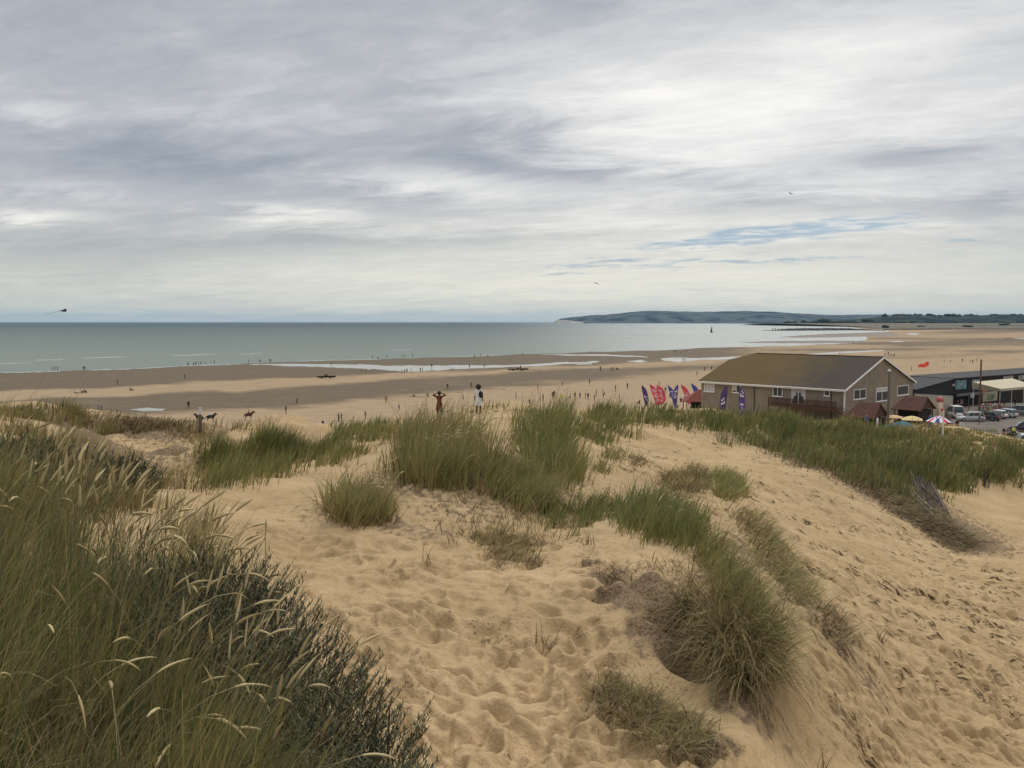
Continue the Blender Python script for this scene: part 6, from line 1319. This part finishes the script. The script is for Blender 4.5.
crowd('shoppers by the beach shops', 'by the shop fronts', [(957.6,409.5,ST,BK,BK), (961.4,409,ST,GY,BK), (978.8,409,ST,'pink',BK), (999.4,408,ST,RD,BK), (1003.4,408.5,ST,NV,BK), (1015,407.5,ST,BK,BK)], z=3.04)
crowd('people standing low at the right edge', 'low at the right edge', [(1007.4,439.5,ST,NV,BK), (1003.6,440,ST,BK,BK)], z=3.04)
# people at the kiosks
for k, (px, py, Y, t, l, lab) in enumerate(((866.5, 420, 117, 'blue', BK, 'person in blue standing under the first kiosk roof'), (877.3, 424.6, 114, WH, WH, 'person in white in front of the first kiosk'), (930.5, 414, 122, BL, BL, 'person in teal blue under the second kiosk edge'))):
    p = at(px, py, Y); g = float(hgt(p.x, p.y)); add_person(p.x, p.y, g, rp.uniform(0, 6), 'stand', t, l, False, lab, None, (p.z - g) / 1.72 if .8 < (p.z - g) / 1.72 < 1.3 else 1.1)

# the two figures on the crest
def crest_person(px, py, d, pose, body_args, label, rz, extra, s=1.0):
    X, Y, Z = (float(v[0]) for v in hit([px], [py], 45)); e = empty('person', (X, Y, Z), rz); e.scale = (s, s, s); tag(e, label, 'person')
    me = person_mesh(pose, *body_args, sub=2, hair=False); o = bpy.data.objects.new('body', me); C.objects.link(o); o.parent = e; extra(e); return e
def hairpiece(e, z0, r, curly=False):
    b = newbm(); bmesh.ops.create_icosphere(b, subdivisions=3, radius=r, matrix=Matrix.Translation((0, -.012, z0)))
    for v in b.verts:
        q = v.co.copy(); k = mnoise.noise(q * (22 if curly else 9)); v.co += v.normal * k * (.035 if curly else .01)
        if v.co.y > .05 and v.co.z < z0 + .02: v.co.y = .05
    bobj('hair', b, HAIRM, e, True)
def man_extra(e):
    hairpiece(e, 1.635, .115)
    b = newbm(); secs = []
    for z, wx, wy in ((.62, .20, .12), (.75, .19, .125), (.92, .185, .13), (1.02, .165, .12)): secs.append([(wx * math.cos(a), wy * math.sin(a), z) for a in [2 * math.pi * k / 14 for k in range(14)]])
    loft(b, secs, 0, False); bobj('shorts', b, CL['maroon'], e, True)
def woman_extra(e):
    hairpiece(e, 1.64, .15, True)
    b = newbm(); secs = []
    for z, wx, wy in ((.58, .22, .17), (.80, .21, .16), (1.0, .175, .135), (1.15, .165, .125), (1.36, .19, .13)): secs.append([(wx * math.cos(a), wy * math.sin(a), z) for a in [2 * math.pi * k / 14 for k in range(14)]])
    loft(b, secs, 0, False); bobj('white_tunic', b, CL['white'], e, True)
    b = newbm(); bmesh.ops.create_icosphere(b, subdivisions=2, radius=1, matrix=Matrix.Translation((.17, -.14, 1.22)) @ Matrix.Diagonal((.13, .09, .2, 1))); bobj('shoulder_bag', b, CL['black'], e, True)
    b = newbm(); tube(b, [(.2, -.12, 1.38), (.05, .02, 1.47), (-.12, .12, 1.3)], .018, 5); bobj('bag_strap', b, CL['black'], e)
crest_person(439.5, 420.5, 57, 'hands_head', ('maroon', 'black', False, SKIND), 'man in dark red top holding both hands behind his head on the crest', R(8), man_extra, .97)
crest_person(478.6, 415.8, 68, 'stand', ('white', 'black', True, SKIND), 'woman in white with dark curly hair and black shoulder bag', R(-12), woman_extra, .93)

# horses with riders
def horse(px, py, rz, coat, label, rtop, rlabel, z=.01):
    p = onz(px, py, z)
    Vt = [(0, -.55, 1.25), (0, -.1, 1.22), (0, .45, 1.28), (0, .72, 1.50), (0, .96, 1.74), (0, 1.08, 1.82), (0, 1.34, 1.56), (0, -.78, 1.28), (0, -.98, .95), (0, -1.0, .6)]
    Ed = [(0, 1), (1, 2), (2, 3), (3, 4), (4, 5), (5, 6), (0, 7), (7, 8), (8, 9)]; rd = [(.30, .30), (.29, .33), (.26, .30), (.16, .22), (.11, .16), (.10, .12), (.055, .07), .10, .07, .04]
    for s in (-1, 1):
        n = len(Vt); Vt += [(.17 * s, .45, 1.0), (.17 * s, .47, .58), (.17 * s, .44, .14), (.17 * s, .50, .05)]; Ed += [(2, n), (n, n + 1), (n + 1, n + 2), (n + 2, n + 3)]; rd += [.12, .06, .04, .06]
        n = len(Vt); Vt += [(.18 * s, -.55, .98), (.18 * s, -.46, .80), (.18 * s, -.72, .52), (.18 * s, -.66, .14), (.18 * s, -.60, .05)]; Ed += [(0, n), (n, n + 1), (n + 1, n + 2), (n + 2, n + 3), (n + 3, n + 4)]; rd += [.16, .11, .06, .04, .06]
    me = skin(Vt, Ed, rd, 1, 1); me.materials.append(coat); e = empty('horse', (p.x, p.y, 0), rz); tag(e, label, 'horse', 'horses ridden on the beach'); o = bpy.data.objects.new('body', me); C.objects.link(o); o.parent = e
    b = newbm(); box(b, -.26, .26, -.25, .25, 1.50, 1.57); bobj('saddle', b, CL['black'], e)
    b = newbm()
    for k in range(9):
        f = k / 8; z = 1.58 + f * .32; y = .62 + f * .38; box(b, -.03, .03, y - .12, y + .02, z - .05, z + .14)
    bobj('mane', b, HAIRM, e)
    s_, c_ = math.sin(rz), math.cos(rz); add_person(p.x + 0, p.y, .56, rz, 'ride', rtop, 'black' if rtop != 'white' else 'grey', False, rlabel, 'riders on the beach', 1.12)
HB = mat('black_horse_coat', (.022, .018, .016), .7); HC = mat('chestnut_horse_coat', (.12, .045, .022), .7)
horse(199.6, 423.4, R(80), HB, 'black horse directly behind the marker post', 'grey', 'rider in grey behind the marker post')
horse(210.8, 422.8, R(-80), HB, 'black horse just right of the marker post', 'white', 'rider in white just right of the marker post')
horse(248.8, 420.6, R(-75), HC, 'chestnut horse trotting alone along the lower sand', 'pink', 'rider in pink on the lone chestnut horse')

# things left on the sand
def cloth(px, py, w, d, m, label, name, cat, z=.02, grp=None):
    p = onz(px, py, 0); n = 12; b = newbm(); g = [[b.verts.new((w * (i / n - .5), d * (j / n - .5), .03 + .10 * abs(mnoise.noise(Vector((i * .7, j * .7, px)))))) for j in range(n + 1)] for i in range(n + 1)]
    for i in range(n):
        for j in range(n): b.faces.new((g[i][j], g[i + 1][j], g[i + 1][j + 1], g[i][j + 1]))
    o = bobj(name, b, m, None, True); o.location = (p.x, p.y, z); tag(o, label, cat, grp)
cloth(274.5, 432.0, 3.4, 1.8, CL['navy'], 'dark rug spread under the family on the sand', 'picnic_rug', 'rug')
cloth(505.5, 389.2, 2.2, 1.2, CL['grey'], 'dark cloth lying on the dry sand at centre', 'beach_towel', 'towel', grp=None); cloth(507.3, 389.6, 1.1, 1.0, CL['white'], 'small white cloth beside the dark one at centre', 'beach_towel', 'towel')
cloth(417, 396.9, 4.5, .8, CL['khaki'], 'long brown mat where the pair sits beyond the man', 'beach_mat', 'mat')
cloth(458.5, 392.5, 2.2, .9, CL['khaki'], 'thin brown mat between the man and the woman', 'beach_mat', 'mat'); cloth(242, 431.8, 2.0, .9, CL['khaki'], 'flat brown mat between the sitter and the family', 'beach_mat', 'mat')
cloth(259.4, 383.0, 2.2, .8, CL['grey'], 'dark bundle lying alone on the upper dry sand', 'bag_pile', 'bags')
def craft(px, py, L, m1, m2, label, rz=0.0, fig=True, hull=1.0):
    p = onz(px, py, 0); e = empty('sand_craft', (p.x, p.y, 0), rz); tag(e, label, 'small craft'); b = newbm(); secs = []
    for f in (-.5, -.42, -.2, .1, .35, .5):
        w = .55 * hull * (1 - (abs(f) * 1.6) ** 3 * .7); zt = .85 + .25 * max(0, f); secs.append([(f * L, -w, zt), (f * L, -w * .6, .35), (f * L, w * .6, .35), (f * L, w, zt)])
    loft(b, secs); bobj('hull', b, m1, e)
    b = newbm(); box(b, -.5, .3, -.3, .3, .9, 1.35); box(b, .3, .5, -.25, .25, 1.2, 1.6); bobj('seat_and_console', b, m2, e)
    for x in (-L * .25, L * .2):
        for s in (-1, 1): b = newbm(); tube(b, [(x, s * .5, .35), (x, s * .68, .35)], .35, 10); bobj('wheel', b, TYRE, e)
    return p
craft(326.4, 378.4, 6.5, CL['black'], CL['maroon'], 'dark wheeled craft on the dry sand at left centre', R(12))
craft(518, 370.6, 8.5, CL['black'], CL['red'], 'red and black wheeled craft by the channel at centre', R(8))
crowd(None, 'standing at the red and black craft', [(520.6,370.4,ST,RD,RD,1.25)]); crowd(None, 'on the dark wheeled craft at left centre', [(324.6,378.6,ST,GY,BK,.95)])
craft(993.8, 374.0, 4.6, CL['maroon'], CL['red'], 'red beach craft with raised arms above the black shops', R(170), hull=.9)
craft(973.4, 374.6, 4.2, CL['white'], PC[4], 'pale boat with green cover above the black shops', R(5), hull=1.5)
b = newbm(); p = onz(152/1.0 + 1, 400, 0); b.free()
# kite with its line, birds, and a far sail
p = at(64, 310.5, 230); KB = mat('kite_dark_blue', (.02, .025, .07), .7); e = empty('kite', p); tag(e, 'small dark blue kite in the sky above the sea at left', 'kite')
b = newbm(); vs = [b.verts.new(v) for v in ((-1.3, 0, -.1), (-.2, .3, .25), (.35, 0, .55), (.6, .25, .2), (.55, 0, -.35), (-.3, .1, -.3))]; b.faces.new(vs); bmesh.ops.solidify(b, geom=b.faces[:], thickness=.1); bobj('sail', b, KB, e)
b = newbm(); tube(b, [(-1.3, 0, -.1), (-3, .2, -.6), (-5.5, 0, -.9)], [.04, .03, .02], 4); bobj('tail', b, KB, e)
for (x, y, Y, lab) in ((596, 283.5, 160, 'small dark seagull gliding in the cloud above the headland'), (790.5, 193.5, 170, 'tiny seagull high in the bright cloud at upper right')):
    p = at(x, y, Y); b = newbm()
    for s in (-1, 1):
        q = [b.verts.new(v) for v in ((0, -.10, 0), (s * .32, -.06, .12), (s * .72, -.16, .02), (s * .34, .10, .11), (0, .12, 0))]; b.faces.new(q if s > 0 else q[::-1])
    bmesh.ops.solidify(b, geom=b.faces[:], thickness=.02); tube(b, [(0, -.25, 0), (0, 0, 0), (0, .28, .02)], [.03, .08, .03], 6); o = bobj('seagull', b, CL['grey']); o.location = p; o.rotation_euler = (0, .3, .6); tag(o, lab, 'bird')
p = onz(712, 332.2, 0); e = empty('sailboat', (p.x, p.y, 0)); e.scale = (1, 1, 1); tag(e, 'tiny dark sail far out on the water near the groyne', 'sailboat'); Hs = 6.5 / F * p.y; b = newbm(); vs = [b.verts.new(v) for v in ((0, 0, Hs), (0, 0, 1.2), (-Hs * .28, 0, 1.2))]; b.faces.new(vs); bmesh.ops.solidify(b, geom=b.faces[:], thickness=.2); bobj('sail', b, CL['grey'], e)
b = newbm(); secs = [[(f * 7, -w, 1.1), (f * 7, 0, 0), (f * 7, w, 1.1)] for f, w in ((-.5, .5), (-.2, 1.1), (.2, 1.1), (.5, .1))]; loft(b, secs); bobj('hull', b, CL['navy'], e)
b = newbm(); tube(b, [(0, 0, .9), (0, 0, Hs)], .12, 5); bobj('mast', b, CL['black'], e)
# motorcyclists by the right edge
def motorbike(px, py, rz, label, m):
    p = onz(px, py, 3.04); e = empty('motorbike', (p.x, p.y, 3.04), rz); tag(e, label, 'motorbike')
    for y in (-.7, .72): b = newbm(); tube(b, [(-.06, y, .32), (.06, y, .32)], .32, 16); bobj('wheel', b, TYRE, e)
    b = newbm(); tube(b, [(0, -.6, .5), (0, -.3, .78), (0, .2, .85), (0, .45, .75)], [.06, .14, .2, .1], 8); bobj('tank_and_seat', b, m, e, True)
    b = newbm(); tube(b, [(0, -.2, .35), (0, .25, .35)], [.18, .18], 8); bobj('engine', b, TRIMB, e)
    b = newbm(); tube(b, [(0, .72, .32), (0, .52, .95)], .04, 6); tube(b, [(-.35, .42, 1.02), (.35, .42, 1.02)], .025, 6); bobj('fork_and_handlebar', b, RIM, e)
    b = newbm(); box(b, -.12, .12, .55, .68, .78, .98); bobj('headlight', b, HL, e)
    return p
p = motorbike(1013, 437.5, R(200), 'dark motorbike beneath the rider in a yellow vest', DKP)
add_person(p.x, p.y, 3.04 - .04, R(200), 'ride', 'hivis', 'black', False, 'rider in a high visibility yellow vest at the right edge', None, 1.05)
p = motorbike(1018.5, 444, R(190), 'second motorbike cut off by the grass at the right edge', WHP)

# ------------------------------------------------------------------ air
b = newbm(); top = 420.0
box(b, -70000, 70000, -6500, 52000, -4.0, top); hz = bpy.data.materials.new('sea_haze'); hz.use_nodes = True; t = hz.node_tree
for n in list(t.nodes):
    if n.type != 'OUTPUT_MATERIAL': t.nodes.remove(n)
pv = t.nodes.new('ShaderNodeVolumePrincipled'); pv.inputs['Color'].default_value = (.44, .73, 1.0, 1); pv.inputs['Density'].default_value = 1.5e-5; pv.inputs['Anisotropy'].default_value = .2
t.links.new(pv.outputs[0], t.nodes['Material Output'].inputs['Volume'])
o = bobj('haze', b, hz); tag(o, kind='stuff')
